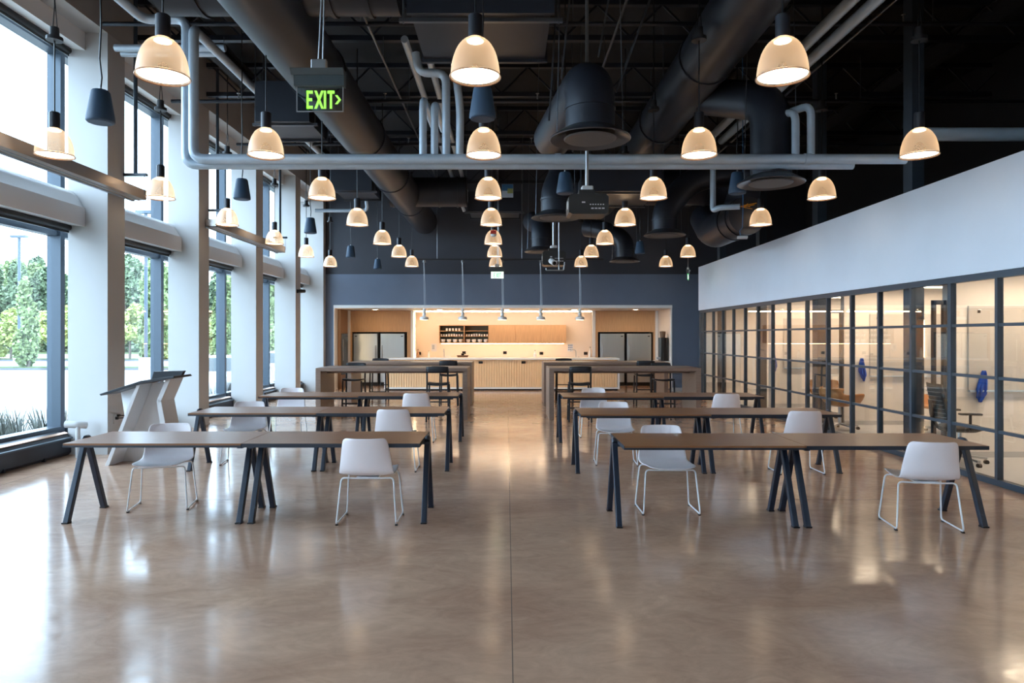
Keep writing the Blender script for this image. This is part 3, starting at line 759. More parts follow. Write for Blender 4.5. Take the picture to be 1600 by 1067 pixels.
for i, (x, y, a, lab) in enumerate(spos):
    if i == 0: stl.location = (x, y, 0); stl['label'] = lab
    else: dup(stl, (x, y, 0), math.radians(a), lab)

# ---------------------------------------------------------------- lectern
LX, LY = -5.0, 9.3
def lp(px, py, Y): return (PX(px, Y), PZ(py, Y))
t = thing('lectern', 'white angular lectern with black slanted top beside the first column', 'lectern', (LX, LY, 0))
def slab(poly, y0, y1, nm, mt):
    return MB().prism([lp(a, b, LY) for a, b in poly], 'y', y0, y1).build(nm, mt, t, world=True, bevel=.004)
slab([(181, 612), (183, 614.5), (245, 596.5), (294, 588), (292, 585), (243, 592)], LY-.38, LY+.12, 'top_board', 'lectern_top')
slab([(238, 596), (243, 580), (290, 579), (284, 590)], LY-.05, LY+.02, 'back_stop', 'lectern_top')
slab([(236, 597), (242, 596), (193, 723), (187, 723)], LY-.36, LY+.10, 'leaning_board', 'lectern_white')
slab([(190, 612), (236, 598), (206, 676), (200, 676)], LY-.02, LY+.02, 'side_panel', 'lectern_white')
slab([(276, 590), (284, 589), (269, 624), (262, 624)], LY-.30, LY+.06, 'upper_front_board', 'lectern_white')
slab([(262, 622), (269, 622), (276, 660), (272, 723), (264, 723), (268, 660)], LY-.30, LY+.06, 'lower_front_board', 'lectern_white')
slab([(236, 600), (280, 592), (266, 623), (272, 660), (268, 720), (194, 720)], LY-.05, LY-.02, 'inner_panel', 'lectern_white')
# outlet with cables on the side of the first column
t = thing('wall_outlet', 'outlet plate on first column side with black plugs and cables', 'outlet', (XL, 10.0, .50))
MB().box(0, .012, -.06, .06, -.08, .06).build('plate', 'white_paint', t, bevel=.003)
MB().box(.012, .05, -.03, .0, -.02, .02).box(.012, .05, .01, .04, .02, .05).build('plug', 'dark_plastic', t)
MB().tube([(.05, -.015, 0), (.12, .02, .0), (.17, .10, -.10), (.18, .14, -.30), (.2, .1, -.5)], .008, 6).tube([(.05, .025, .035), (.13, .05, .03), (.2, .15, -.10), (.22, .2, -.48)], .008, 6).build('cable', 'dark_plastic', t, smooth=True)
# white radiator valve at the heater end
t = thing('radiator_valve', 'white rounded radiator valve at the foot of first column', 'valve', (-6.0, 9.55, 0))
MB().tube([(0, 0, 0), (0, 0, .44)], .03, 12).build('pipe', 'white_paint', t, smooth=True)
MB().tube(fillet([(.06, .1, .44), (-.02, 0, .46), (-.16, -.02, .47)], .03), .05, 14, rs=None).build('valve_head', 'white_paint', t, smooth=True)
# small camera on the fourth column
t = thing('wall_camera', 'small black bracket camera on the column next to far wall', 'camera', (XL, 18.95, 3.0))
MB().bar((0, 0, 0), (.14, -.1, -.06), .03, .03).build('bracket', 'dark_plastic', t)
MB().tube([(.14, -.1, -.06), (.02, -.35, -.08)], .05, 12).build('camera_body', 'dark_plastic', t, smooth=True)

# ---------------------------------------------------------------- light shelves on the columns
for i, (y0, y1) in enumerate([(6.45, 10.42), (12.95, 16.95)]):
    t = thing('light_shelf', '%s linear metal light shelf along the column faces' % ['nearer', 'farther'][i], 'light fixture', (-5.6, (y0+y1)/2, 3.77), 0, 'linear light shelves by the windows')
    MB().prism([(-5.72, 3.77), (-5.50, 3.77), (-5.50, 3.92), (-5.515, 3.92), (-5.515, 3.785), (-5.705, 3.785), (-5.705, 3.86), (-5.72, 3.86)], 'y', y0, y1).build('channel', 'shelf_metal', t, world=True)
    MB().box(-5.72, -5.68, y0, y1, 3.752, 3.77).build('flange', 'pipe', t, world=True)
    MB().box(-5.62, -5.60, y0, y1, 3.762, 3.77).build('flange', 'pipe', t, world=True)
    MB().box(-5.72, -5.50, y0, y0+.012, 3.77, 3.92).build('end_cap', 'shelf_metal', t, world=True)
    MB().box(-5.72, -5.50, y1-.012, y1, 3.77, 3.92).build('end_cap', 'shelf_metal', t, world=True)
    for yy in ((y1-.25,) if i == 0 else (y0+.1, y1-.3)):
        MB().tube([(-5.53, yy, 4.12), (-5.53, yy, CEIL)], .028, 10).build('hanger_pole', 'mullion', t, world=True, smooth=True)
        MB().box(-5.70, -5.36, yy-.03, yy+.03, 4.08, 4.12).box(-5.68, -5.675, yy-.004, yy+.004, 3.86, 4.1).box(-5.40, -5.395, yy-.004, yy+.004, 3.8, 4.1).build('crossbar', 'mullion', t, world=True)

# ---------------------------------------------------------------- dome pendants
def make_pendant():
    t = thing('dome_pendant', '', 'pendant lamp', (0, 0, 0), 0, 'ribbed dome pendants')
    prof = []
    for k in range(13):
        a = k/12*PI/2
        prof.append((.195*math.cos(a)**.8 if k < 12 else .045, .31*math.sin(a)**1.05))
    prof = [(r, z) for r, z in prof if r > .044]
    MB().lathe([(.201, -.006), (.201, 0)]+[(max(r, .05), z) for r, z in prof], n=40).build('lamp_shade', 'shade', t, smooth=True)
    MB().lathe([(.203, -.008), (.206, -.002), (.200, .004), (.197, -.002), (.203, -.008)], n=40).build('rim', 'copper', t, smooth=True)
    MB().lathe([(.001, .015), (.12, .013), (.188, .010)], n=32).build('diffuser_lens', 'glow', t)
    MB().lathe([(.065, .280), (.055, .29), (.001, .292)], n=24).build('bulb', 'bulb', t, smooth=True)
    MB().lathe([(.001, .30), (.056, .30), (.056, .48), (.045, .49), (.001, .49)], n=24).build('socket', 'heater', t, smooth=True)
    MB().tube([(0, 0, .48), (0, 0, 1.30)], .008, 6).build('cord', 'dark_plastic', t)
    MB().lathe([(.001, 1.30), (.085, 1.30), (.085, 1.34), (.05, 1.35), (.045, 1.45), (.001, 1.46)], n=20).build('canopy', 'black_steel', t, smooth=True)
    MB().tube([(-.02, 0, 1.45), (0, 0, 1.7), (0, 0, CEIL-3.75)], .006, 6).tube([(.03, 0, 1.45), (.004, 0, 1.75), (.01, 0, CEIL-3.75)], .005, 6).build('suspension_wire', 'dark_plastic', t)
    return t
pend = make_pendant()
PYs = [.55, 2.98, 5.40, 7.75, 10.15, 12.6, 15.2, 17.65, 20.1]
rowsX = [(-5.12, 'in the row along the windows', 1), (-2.72, 'in the row over the left tables', 0), (-.25, 'in the row over the aisle', 0), (2.18, 'in the row over the right tables', 0), (4.68, 'in the row along the glass partition', 1)]
k0 = True
for x, nm, st in rowsX:
    for j in list(range(0, 9)):
        xx = x-(.08*(max(0, j-2)/6) if x < 0 else 0)
        lab = 'lit ribbed dome pendant, %s from the camera %s' % (ORD[j-2-st], nm) if j >= 2+st else 'ribbed dome pendant %s, %s' % (nm, ['above the camera', 'just ahead of camera', 'beyond picture edge'][j])
        if k0: pend.location = (xx, PYs[j], 3.75); pend['label'] = lab; k0 = False
        else: dup(pend, (xx, PYs[j], 3.75), 0, lab)

# ---------------------------------------------------------------- pendant speakers
def make_speaker(mt):
    t = thing('pendant_speaker', '', 'speaker', (0, 0, 0), 0, 'hanging speakers')
    MB().lathe([(.001, 0), (.115, .0), (.123, .012), (.121, .05), (.083, .285), (.07, .30), (.001, .302)], n=12).build('cabinet', mt, t, smooth=True, bevel=.004)
    MB().lathe([(.001, -.004), (.10, -.004), (.105, .0)], n=24).build('grille', 'speaker', t)
    MB().tube([(0, 0, .30), (.012, 0, .42), (-.008, 0, .6), (.006, 0, .9), (0, 0, 1.3), (0, 0, CEIL-3.70)], .008, 6).build('cable', 'dark_plastic', t, smooth=True)
    MB().lathe([(.012, .30), (.012, .33), (.001, .34)], n=10).build('cable_clip', 'metal_grey', t)
    return t
sp0 = make_speaker('speaker')
spk = [(157, 6.4, 'grey-blue hanging speaker nearest the camera, before the first column'), (378, 10.0, 'dark hanging speaker, second from the camera beside the columns'),
       (485, 13.3, 'dark hanging speaker, third from the camera beside the columns'), (548, 17.4, 'dark hanging speaker, fourth, in front of left far wall'),
       (590, 20.4, 'dark hanging speaker farthest back, in front of left far wall'), (754, 6.3, 'dark hanging speaker above the aisle behind the front pendant'),
       (883, 9.6, 'dark hanging speaker in front of round diffuser beside the projector'), (1000, 16.6, 'dark hanging speaker beside the farthest right round diffuser'), (1152, 9.6, 'dark hanging speaker behind the crossing pipe at right')]
for i, (px, Y, lab) in enumerate(spk):
    loc = (PX(px, Y), Y, 3.70)
    if i == 0: sp0.location = loc; sp0['label'] = lab
    else: dup(sp0, loc, 0, lab)

# ---------------------------------------------------------------- exit signs
FONT = {'E': [(0,0,.2,1),(0,0,.62,.16),(0,.42,.55,.58),(0,.84,.62,1)], 'I': [(0,0,.22,1)], 'T': [(0,.84,.7,1),(.24,0,.46,1)]}
def exit_sign(loc, rz, s, lab, flip=False, glow='green_glow', panel='sign_glass'):
    t = thing('exit_sign', lab, 'exit sign', loc, rz, 'exit signs')
    W = .33*s; Hh = .175*s
    MB().box(-W/2-.01, W/2+.01, -.03, .03, 0, .075*s).prism([(-.055, .115*s), (.05, .115*s), (.035, .075*s), (-.035, .075*s)], 'x', -W/2-.03, W/2+.01).build('housing', 'sign_dark', t)
    MB().box(-W/2, W/2, -.004, .004, -Hh, 0).build('panel', panel, t)
    m = MB(); x = -W*.28; hh = Hh*.72; z0 = -Hh*.88; y0, y1 = -.008, -.0045
    for c in 'EXIT':
        if c == 'X':
            for a, b in (((0, 0), (.62, 1)), ((.62, 0), (0, 1))):
                d = .11
                m.prism([(x+(a[0]-d)*hh*.62+.01, z0+a[1]*hh), (x+(a[0]+d)*hh*.62+.01, z0+a[1]*hh), (x+(b[0]+d)*hh*.62+.01, z0+b[1]*hh), (x+(b[0]-d)*hh*.62+.01, z0+b[1]*hh)], 'y', y0, y1)
            x += hh*.54
        else:
            for r in FONT[c]: m.box(x+r[0]*hh*.56, x+r[2]*hh*.56, y0, y1, z0+r[1]*hh, z0+r[3]*hh)
            x += {'E': .42, 'I': .20, 'T': .44}[c]*hh
    m.build('lettering', glow, t)
    MB().box(-W/2, -W/2+.006, -.005, .005, -Hh, 0).box(W/2-.006, W/2, -.005, .005, -Hh, 0).box(-W/2, W/2, -.005, .005, -Hh, -Hh+.006).build('panel_edge', 'metal_grey', t)
    ax = W*.5-.058*s; az = z0+hh*.5; d = .024*s
    MB().prism([(ax, az+d*1.3), (ax+.018*s, az+d*1.3), (ax+.018*s+d, az), (ax+.018*s, az-d*1.3), (ax, az-d*1.3), (ax+d, az)], 'y', y0, y1).build('arrow', glow, t)
    MB().box(-.02*s-.04, .05*s, -.025, .025, .115*s, .19*s).build('junction_box', 'metal_grey', t, bevel=.008)
    MB().tube([(-.01, 0, .19*s), (.01, 0, .6), (.0, 0, CEIL-loc[2])], .006, 6).tube([(.02, 0, .19*s), (.03, 0, .6), (.02, 0, CEIL-loc[2])], .006, 6).build('suspension_wire', 'metal_grey', t)
exit_sign((PX(500, 4.8), 4.8, PZ(136, 4.8)), 0, 1.0, 'green lettered exit sign with arrow hanging at upper left')
exit_sign((PX(777, 16.0), 16.0, PZ(424.5, 16.0)), 0, .92, 'small bright exit sign hanging below the last aisle pendant', panel='sign_glow', glow='green_sign')
exit_sign((PX(1075, 18.6), 18.6, PZ(428, 18.6)), math.radians(70), .92, 'exit sign seen nearly edge-on near the right far corner', panel='green_sign', glow='sign_glow')

# ---------------------------------------------------------------- projectors
def projector(px0, px1, py0, py1, Y, lab, d=.38):
    x0, x1 = PX(px0, Y), PX(px1, Y); z0, z1 = PZ(py1, Y), PZ(py0, Y); cx = (x0+x1)/2
    t = thing('projector', lab, 'projector', (cx, Y, z0), 0, 'ceiling projectors')
    W = (x1-x0)/2; h = z1-z0
    MB().prism([(-W, .02), (-W+.04, 0), (W-.04, 0), (W, .02), (W, h-.03), (W-.03, h), (-W+.03, h), (-W, h-.03)], 'y', 0, d).build('body', 'proj', t)
    MB().tube([(-W-.012, .1, h*.5), (-W-.012+.06, .1, h*.5)], .05, 18).build('side_lens', 'proj_white', t, smooth=True)
    m = MB()
    for k in range(6): m.box(W*.05+k*W*.13, W*.05+k*W*.13+W*.07, -.003, 0, h*.45, h*.5)
    for k in range(4): m.box(W*.12+k*W*.18, W*.12+k*W*.18+W*.13, -.003, 0, h*.25, h*.31)
    m.box(-W*.35, -W*.18, -.003, 0, h*.55, h*.62)
    m.build('ports', 'proj_white', t)
    MB().box(-W*.45, W*.35, .08, d-.08, h, h+.07).build('mount_plate', 'proj', t)
    MB().box(-W*.3, W*.3, .12, d-.12, h+.07, h+.13).build('clamp', 'proj_white', t, bevel=.015)
    MB().tube([(0, d/2, h+.1), (0, d/2, CEIL-z0)], .022, 10).build('drop_pole', 'metal_grey', t, smooth=True)
projector(889, 951, 303, 334, 8.2, 'larger black ceiling projector right of the aisle')
projector(848, 884, 392, 414, 13.6, 'smaller black ceiling projector with white camera, farther back')
t = thing('camera', 'white cylindrical camera in front of the smaller projector', 'camera', (PX(863, 13.4), 13.4, PZ(411, 13.4)))
MB().tube([(.03, -.16, -.02), (-.02, .06, .05)], .055, 16).build('body', 'proj_white', t, smooth=True)
MB().tube([(.032, -.165, -.022), (.03, -.155, -.02)], .038, 16).build('lens', 'black_gloss', t, smooth=True)
MB().tube(fillet([(-.12, 0, -.10), (-.12, 0, -.14), (.22, 0, -.14), (.24, 0, .02)], .03), .012, 8).tube([(.13, 0, -.14), (.13, 0, CEIL-PZ(411, 13.4))], .012, 8).build('bracket', 'metal_grey', t, smooth=True)

# ---------------------------------------------------------------- ceiling services
def pipe(nm, lab, pts, r, m='pipe', fr=.14, cat='pipe', group=None, couplings=()):
    p0 = Vector(pts[0]); t = thing(nm, lab, cat, p0, 0, group)
    MB().tube(fillet(pts, fr), r, 16).build('pipe_run', m, t, smooth=True, world=True)
    for a, b in couplings: MB().tube([a, b], r*1.15, 16).build('coupling', m, t, smooth=True, world=True)
    return t
PYp = 8.55
G = 'grey insulated pipes'
zU, zL = PZ(248.5, PYp), PZ(257, PYp+.1)
xa, xb = PX(291, PYp+.12), PX(302.5, PYp)
pipe('pipe', 'outer grey pipe dropping near the first column then crossing the room', [(-4.62, 2.0, 5.72), (-4.62, PYp+.12, 5.72), (xa, PYp+.12, 5.72), (xa, PYp+.12, zL), (PX(1340, PYp), PYp+.12, zL)], .058, group=G)
pipe('pipe', 'inner grey pipe dropping near the first column then crossing the room', [(-4.0, 19.4, 5.62), (-4.0, 8.9, 5.62), (xb, PYp, 5.55), (xb, PYp, zU), (PX(1415, PYp), PYp, zU)], .062, group=G, couplings=[((.6, PYp, zU), (.68, PYp, zU)), ((3.72, PYp, zU), (3.8, PYp, zU))])
pipe('pipe', 'upper short grey pipe crossing left top corner by the windows', [(PX(180, 9.7), 9.7, PZ(75, 9.7)), (PX(352, 9.7), 9.7, PZ(75, 9.7))], .05, group=G)
pipe('pipe', 'lower short grey pipe crossing left top corner by the windows', [(PX(190, 9.9), 9.9, PZ(84, 9.9)), (PX(350, 9.9), 9.9, PZ(84, 9.9))], .045, group=G)
pipe('pipe', 'grey pipe turning down at the far left corner', [(-4.0, 19.4, 5.62), (-4.0, 19.6, 5.3), (-5.5, 19.6, 5.3)], .05, group=G)
for px, py, lab in ((661, 153, 'leftmost of the short vertical pipes on the crossing pipe'), (679, 160, 'second of the short vertical pipes on the crossing pipe'), (1243, 172, 'left one of two vertical pipes at right end of crossing pipe'), (1267, 163, 'right one of two vertical pipes at right end of crossing pipe')):
    x = PX(px, PYp+.02); z = PZ(py, PYp)
    pipe('pipe', lab, [(x, PYp+.02, zU), (x, PYp+.02, z), (x-.12 if px > 1000 else x, PYp+(.35 if px > 1000 else 1.2), z+.02)], .048, group=G)
x = PX(697, PYp+.02); z = PZ(113, PYp)
pipe('pipe', 'vertical pipe with bent arm to the left above crossing pipe', [(x, PYp+.02, zU), (x, PYp+.02, z), (PX(654, PYp), PYp+.02, z), (PX(649, PYp), PYp+.02, z+.25)], .052, group=G)
pipe('pipe', 'kinked vertical pipe right of the bent one', [(PX(718, PYp), PYp+.02, zU), (PX(719, PYp), PYp+.02, PZ(170, PYp)), (PX(710, PYp), PYp+.02, PZ(95, PYp)), (PX(704, PYp), PYp+.4, 6.6)], .05, group=G)
for i, xx in enumerate((-1.38, -1.12)):
    pipe('pipe', '%s pipe of the pair receding left of the aisle' % ['left', 'right'][i], [(xx, 9.2, 5.7), (xx, 20.3, 5.7), (xx+.1, 20.5, 5.45)], .05, group=G)
for i, (xx, zz) in enumerate(((4.00, 5.60), (4.27, 5.58))):
    pipe('pipe', '%s pipe of the pair receding at upper right' % ['left', 'right'][i], [(xx, 2.2, zz), (xx, 13.6, zz)], .072, group=G, couplings=[((xx, 5.3+i*.5, zz), (xx, 5.38+i*.5, zz))])
pipe('pipe', 'grey pipe at far right above the white header', [(PX(1437, 8.7), 8.7, PZ(210, 8.7)), (8.5, 8.7, PZ(210, 8.7))], .085, group=G)
pipe('pipe', 'small bent grey pipe with orange wires at right', [(PX(1114, 12), 12, 5.2), (PX(1114, 12), 12, PZ(329, 12)), (PX(1123, 11.9), 11.9, PZ(326, 12)), (PX(1156, 11.8), 11.8, PZ(326, 12))], .05, group=G)
t = thing('wire_bundle', 'orange wires fanning out of the small bent pipe', 'wire', (PX(1157, 11.8), 11.8, PZ(326, 12)))
m = MB()
for k in range(5): m.tube([(0, 0, 0), (.06, 0, .02*math.sin(k*2)), (.13+.03*k, -.02*k, .05*math.cos(k*1.7))], .007, 5)
m.build('strands', 'orange', t)
t = thing('access_point', 'flat white wireless access point hanging at right', 'access point', (PX(1160, 11.6), 11.6, PZ(371, 11.6)))
MB().prism([(-.11, -.07), (.07, -.07), (.11, .07), (-.07, .07)], 'z', -.02, .02).build('body', 'proj_white', t, bevel=.01)
MB().tube(fillet([(-.03, 0, .02), (-.05, 0, .12), (.0, 0, .16), (.01, 0, .5), (0, 0, CEIL-PZ(371, 11.6))], .04), .006, 6).build('cable', 'speaker_blue', t, smooth=True)
t = thing('alarm_beacon', 'small red fire alarm beacon hanging over the aisle', 'alarm', (PX(771, 13.9), 13.9, PZ(369, 13.9)))
MB().box(-.06, .06, -.04, .04, .04, .12).build('red_housing', 'red', t, bevel=.006)
MB().lathe([(.001, -.02), (.05, 0), (.06, .04)], n=16).build('strobe', 'proj_white', t, smooth=True)
MB().tube([(0, 0, .12), (0, 0, CEIL-PZ(369, 13.9))], .008, 6).build('conduit', 'black_steel', t)
t = thing('picture_panel', 'small colourful panel of sky and greenery in ceiling dark', 'panel', (PX(793, 15.5), 15.5, PZ(298, 15.5)))
MB().box(-.13, .13, 0, .02, -.15, .15).build('board', 'pipe', t)
MB().box(-.125, .125, -.004, 0, .0, .145).build('blue_field', 'speaker_blue', t)
MB().box(0, .125, -.006, -.0045, -.06, .05).build('green_field', 'leaf_lime', t)
MB().tube([(0, .01, .15), (0, .01, CEIL-PZ(298, 15.5))], .006, 6).build('hanger', 'black_steel', t)

def duct(lab, pts, r, fr=.3, bands=(), m='duct', group='round ducts', n=28):
    t = thing('round_duct', lab, 'duct', pts[0], 0, group)
    MB().tube(fillet(pts, fr, 8), r, n).build('duct_run', m, t, smooth=True, world=True)
    for a, b in bands: MB().tube([a, b], r+.02, n).build('collar', m, t, smooth=True, world=True)
    return t
def yb(x, z, ys): return [((x, y, z), (x, y+.05, z)) for y in ys]
def xbd(y, z, xs): return [((x, y, z), (x+.05, y, z)) for x in xs]
duct('long round duct receding left of the aisle to the far wall', [(-2.52, 3.0, 5.2), (-2.52, 20.9, 5.2)], .38, bands=yb(-2.52, 5.2, (6.2, 9.0, 11.9, 14.8, 17.7)))
duct('long round duct receding right of the aisle', [(2.62, 2.6, 5.35), (2.62, 18.8, 5.35)], .36, bands=yb(2.62, 5.35, (6.2, 8.9, 11.6, 14.5)))
duct('thick crossing duct at upper left in front of the long duct', [(-3.7, 7.3, 5.62), (-1.15, 7.3, 5.62)], .46, bands=xbd(7.3, 5.62, (-3.3, -1.9, -1.5)))
duct('crossing duct at left just before the far wall', [(-2.9, 17.0, 5.28), (-1.0, 17.0, 5.28)], .36, bands=xbd(17.0, 5.28, (-2.85, -1.7, -1.25)))
duct('thick crossing duct at upper right corner', [(1.7, 7.2, 5.95), (5.6, 7.2, 5.95)], .42, bands=xbd(7.2, 5.95, (2.2, 4.2)))
duct('crossing duct behind the projectors at right', [(.9, 14.6, 4.9), (5.3, 14.6, 4.9)], .40, bands=xbd(14.6, 4.9, (1.4, 2.4, 4.2, 4.6)))
duct('short round duct pointing at the camera behind the orange wires', [(4.55, 12.9, 3.98), (4.55, 15.0, 3.98), (4.55, 15.6, 4.4)], .36, bands=yb(4.55, 3.98, (13.1, 13.6)))
def box_duct(lab, x0, x1, y0, y1, z0, z1):
    t = thing('box_duct', lab, 'duct', ((x0+x1)/2, (y0+y1)/2, z0), 0, 'rectangular ducts')
    MB().box(x0, x1, y0, y1, z0, z1).build('box', 'duct', t, world=True)
    MB().box(x0-.03, x1+.03, y0-.05, y0+.0, z0-.03, z1+.03).build('flange', 'duct', t, world=True)
    MB().box(x0-.03, x1+.03, y1, y1+.05, z0-.03, z1+.03).build('flange', 'duct', t, world=True)
    MB().bar((x0-.12, y0+.1, z0-.03), (x1+.12, y0+.1, z0-.03), .04, .04).build('strut', 'duct_light', t, world=True)
    for x in (x0-.08, x1+.08): MB().tube([(x, y0+.1, z0-.06), (x, y0+.1, CEIL)], .01, 6).build('hanger_rod', 'duct_light', t, world=True)
box_duct('big rectangular duct above the front aisle pendant', -.92, .42, 6.5, 7.6, 4.78, 5.6)
box_duct('rectangular duct at the end of the aisle by far wall', -.95, .32, 17.2, 18.3, 4.86, 5.3)
box_duct('square duct plenum at left before far wall', -3.9, -3.05, 15.3, 16.4, 4.98, 5.5)
box_duct('square duct plenum at left beside the long duct, middle', -3.75, -3.0, 10.3, 11.3, 4.95, 5.5)
box_duct('flat plenum between the right diffusers', 1.35, 2.6, 11.6, 13.0, 4.18, 4.6)

def diffuser(x, y, rdisc, path, lab):
    z = 3.70
    t = thing('round_diffuser', lab, 'air diffuser', (x, y, z), 0, 'round ceiling diffusers')
    s = rdisc/.40
    MB().lathe([(.235*s, .10), (.30*s, .06), (.395*s, .0), (.405*s, -.012), (.395*s, -.02), (.30*s, .02), (.235*s, .06)], n=40).build('outer_ring', 'duct_light', t, smooth=True)
    MB().lathe([(.001, -.02), (.25*s, -.02), (.262*s, -.008), (.25*s, .0), (.001, .0)], n=36).build('centre_disc', 'disc_face', t, smooth=True)
    MB().tube([(0, 0, 0), (0, 0, .12)], .03, 8).build('spindle', 'duct_light', t)
    pts = [(x, y, z+.05)]+path
    MB().tube(fillet(pts, .35, 8), .245*s, 28).build('neck_duct', 'duct', t, smooth=True, world=True)
    for dx in (-.33*s, .33*s): MB().tube([(x+dx, y, z+.02), (x+dx*.8, y, CEIL-.05)], .006, 6).build('hanger_rod', 'duct_light', t, world=True)
    MB().tube([(x, y, z+.28), (x, y, z+.31)], .255*s, 28).build('collar', 'duct', t, smooth=True, world=True)
diffuser(.84, 6.9, .405, [(.84, 6.9, 4.27), (.60, 9.0, 4.30)], 'biggest round diffuser, hanging nearest the camera right of aisle')
diffuser(.82, 11.5, .405, [(.82, 11.5, 4.12), (1.08, 12.3, 4.80)], 'round diffuser hanging directly left of the larger projector')
diffuser(.82, 16.1, .405, [(.82, 16.1, 4.3), (.65, 17.3, 4.6)], 'round diffuser left of the smaller projector')
diffuser(3.44, 8.9, .42, [(3.44, 8.9, 4.75), (2.95, 10.0, 5.2)], 'round diffuser behind the right end of the crossing pipe')
diffuser(3.12, 13.5, .405, [(3.12, 13.5, 4.20), (3.65, 13.5, 4.80), (4.7, 13.5, 4.98)], 'round diffuser in the middle of right side with bent duct')
diffuser(3.14, 18.2, .405, [(3.14, 18.2, 4.25), (2.6, 18.6, 4.6), (2.2, 18.9, 4.7)], 'farthest round diffuser on the right side')

# steel joists, conduits
for k, y in enumerate([3.2+2.45*i for i in range(8)]):
    m = MB().box(-5.7, 9.2, y-.05, y+.05, 6.25, 6.33).box(-5.7, 9.2, y-.05, y+.05, 6.8, 6.88)
    x = -5.6; s = 0
    while x < 9: m.bar((x, y, 6.32 if s else 6.82), (x+.5, y, 6.82 if s else 6.32), .03, .03); x += .5; s = 1-s
    struct('steel_joist', m, 'duct')
for x in (-5.0, -.3, 3.3, 7.5):
    struct('steel_beam', MB().box(x-.08, x+.08, 0, WY, 6.45, 6.47).box(x-.008, x+.008, 0, WY, 6.47, 6.78).box(x-.08, x+.08, 0, WY, 6.78, 6.8), 'deck_black')
cond = [(-3.05, 6.0, .018, 'left thin conduit receding toward far wall, upper left'), (-2.98, 6.0, .018, 'right thin conduit receding toward far wall, upper left'), (-4.35, 5.9, .02, 'thin conduit beside the long grey pipe at left'), (-1.9, 5.95, .018, 'thin conduit between long duct and pipe pair'),
        (1.5, 5.9, .02, 'thin conduit right of the aisle'), (3.6, 6.05, .022, 'thin conduit left of the right pipe pair'), (4.8, 5.85, .02, 'thin conduit right of the right pipe pair')]
for x, z, r, lab in cond:
    t = thing('conduit', lab, 'conduit', (x, 2, z), 0, 'thin ceiling conduits')
    MB().tube([(x, 2, z), (x, 20.9, z)], r, 8).build('conduit_run', 'duct_light', t, smooth=True, world=True)
    m = MB()
    for y in (5.6, 8.1, 10.5, 13.0, 15.4, 17.9): m.tube([(x, y, z), (x, y, 6.3)], .006, 6)
    m.build('hanger_rod', 'duct_light', t, world=True)
for k, (y, z) in enumerate([(5.8, 5.3), (9.3, 5.95), (11.2, 5.55), (13.9, 5.6), (16.2, 5.85)]):
    t = thing('sprinkler_pipe', 'thin black sprinkler pipe crossing the ceiling, %s from the camera' % ORD[k], 'pipe', (0, y, z), 0, 'crossing sprinkler pipes')
    MB().tube([(-5.5, y, z), (8.5, y, z)], .03, 10).build('pipe_run', 'duct', t, smooth=True, world=True)
    h = MB()
    for x in (-4.4, -2.0, .5, 3.0, 5.4): MB().tube([(x, y, z), (x, y, z+.12)], .012, 6).lathe([(.012, .12), (.03, .125), (.001, .135)], (x, y, z), 10).build('sprinkler_head', 'metal_grey', t, world=True); h.tube([(x+.4, y, z), (x+.4, y, 6.3)], .007, 6)
    h.build('hanger_rod', 'duct_light', t, world=True)

# sway braces and rods around the diffusers
br = [((.55, 6.9, 4.3), (.75, 6.9, 6.2)), ((.95, 7.1, 4.6), (1.25, 7.1, 6.25)), ((1.12, 7.0, 4.2), (1.75, 7.3, 5.9)), ((.45, 7.3, 4.0), (.60, 7.5, 6.2))]
for k, (a, b) in enumerate(br):
    o = MB().bar(a, b, .018, .018).build('brace_rod', 'duct_light')
    tag(o, ['thin slanted rod left of the biggest diffuser neck', 'thin slanted rod above the biggest diffuser neck', 'thin slanted rod right of the biggest diffuser', 'thin steep rod at left behind the biggest diffuser'][k], 'rod', 'slanted brace rods')

# ---------------------------------------------------------------- outdoors
GZ = -.35
struct('parking_lot', MB().box(-160, -6.8, -40, 140, GZ-.2, GZ), 'asphalt')
def island(x0, x1, y0, y1, i):
    struct('kerb', MB().box(x0, x1, y0, y1, GZ, GZ+.12), 'kerb')
    o = MB().box(x0+.2, x1-.2, y0+.2, y1-.2, GZ+.1, GZ+.16).build('grass_strip', 'grass'); o['kind'] = 'structure'
island(-60, -17.5, 41, 43.2, 0); island(-70, -20, 56, 58.5, 1); island(-12.5, -10.5, 32, 60, 2); island(-9.6, -7.6, 2, 19, 3)
struct('lawn', MB().box(-140, -15, 78, 130, GZ, GZ+.05), 'grass')
def leaf_cloud(n, rx, ry, rz, size, seed, taper=0):
    rnd = random.Random(seed); m = MB(); blobs = []
    for _ in range(10):
        a = rnd.uniform(0, 2*PI); zz = rnd.uniform(-.75, .75); q = math.sqrt(1-zz*zz)*rnd.uniform(.3, .75)
        blobs.append((q*math.cos(a), q*math.sin(a), zz, rnd.uniform(.32, .5)))
    vs = []; fs = []
    for i in range(n):
        b = rnd.choice(blobs); u = Vector((rnd.gauss(0, 1), rnd.gauss(0, 1), rnd.gauss(0, 1))).normalized()*b[3]*rnd.uniform(.75, 1.05)
        p = Vector((b[0]+u.x, b[1]+u.y, b[2]+u.z))
        tp = 1-taper*max(0, (p.z+.4)/1.5)
        p = Vector((p.x*rx*tp, p.y*ry*tp, p.z*rz))
        a = Vector((rnd.uniform(-1, 1), rnd.uniform(-1, 1), rnd.uniform(-1, 1))).normalized(); c = a.cross(Vector((rnd.uniform(-1, 1), rnd.uniform(-1, 1), rnd.uniform(-1, 1)))).normalized()
        s = size*rnd.uniform(.6, 1.3); o = len(vs)
        vs += [p-a*s, p-c*s*.7, p+a*s, p+c*s*.7]; fs.append((o, o+1, o+2, o+3))
    return m.add(vs, fs)
def tree(kind, x, y, h, lab, group, scale=1):
    return (kind, x, y, h, lab, group)
protos = {}
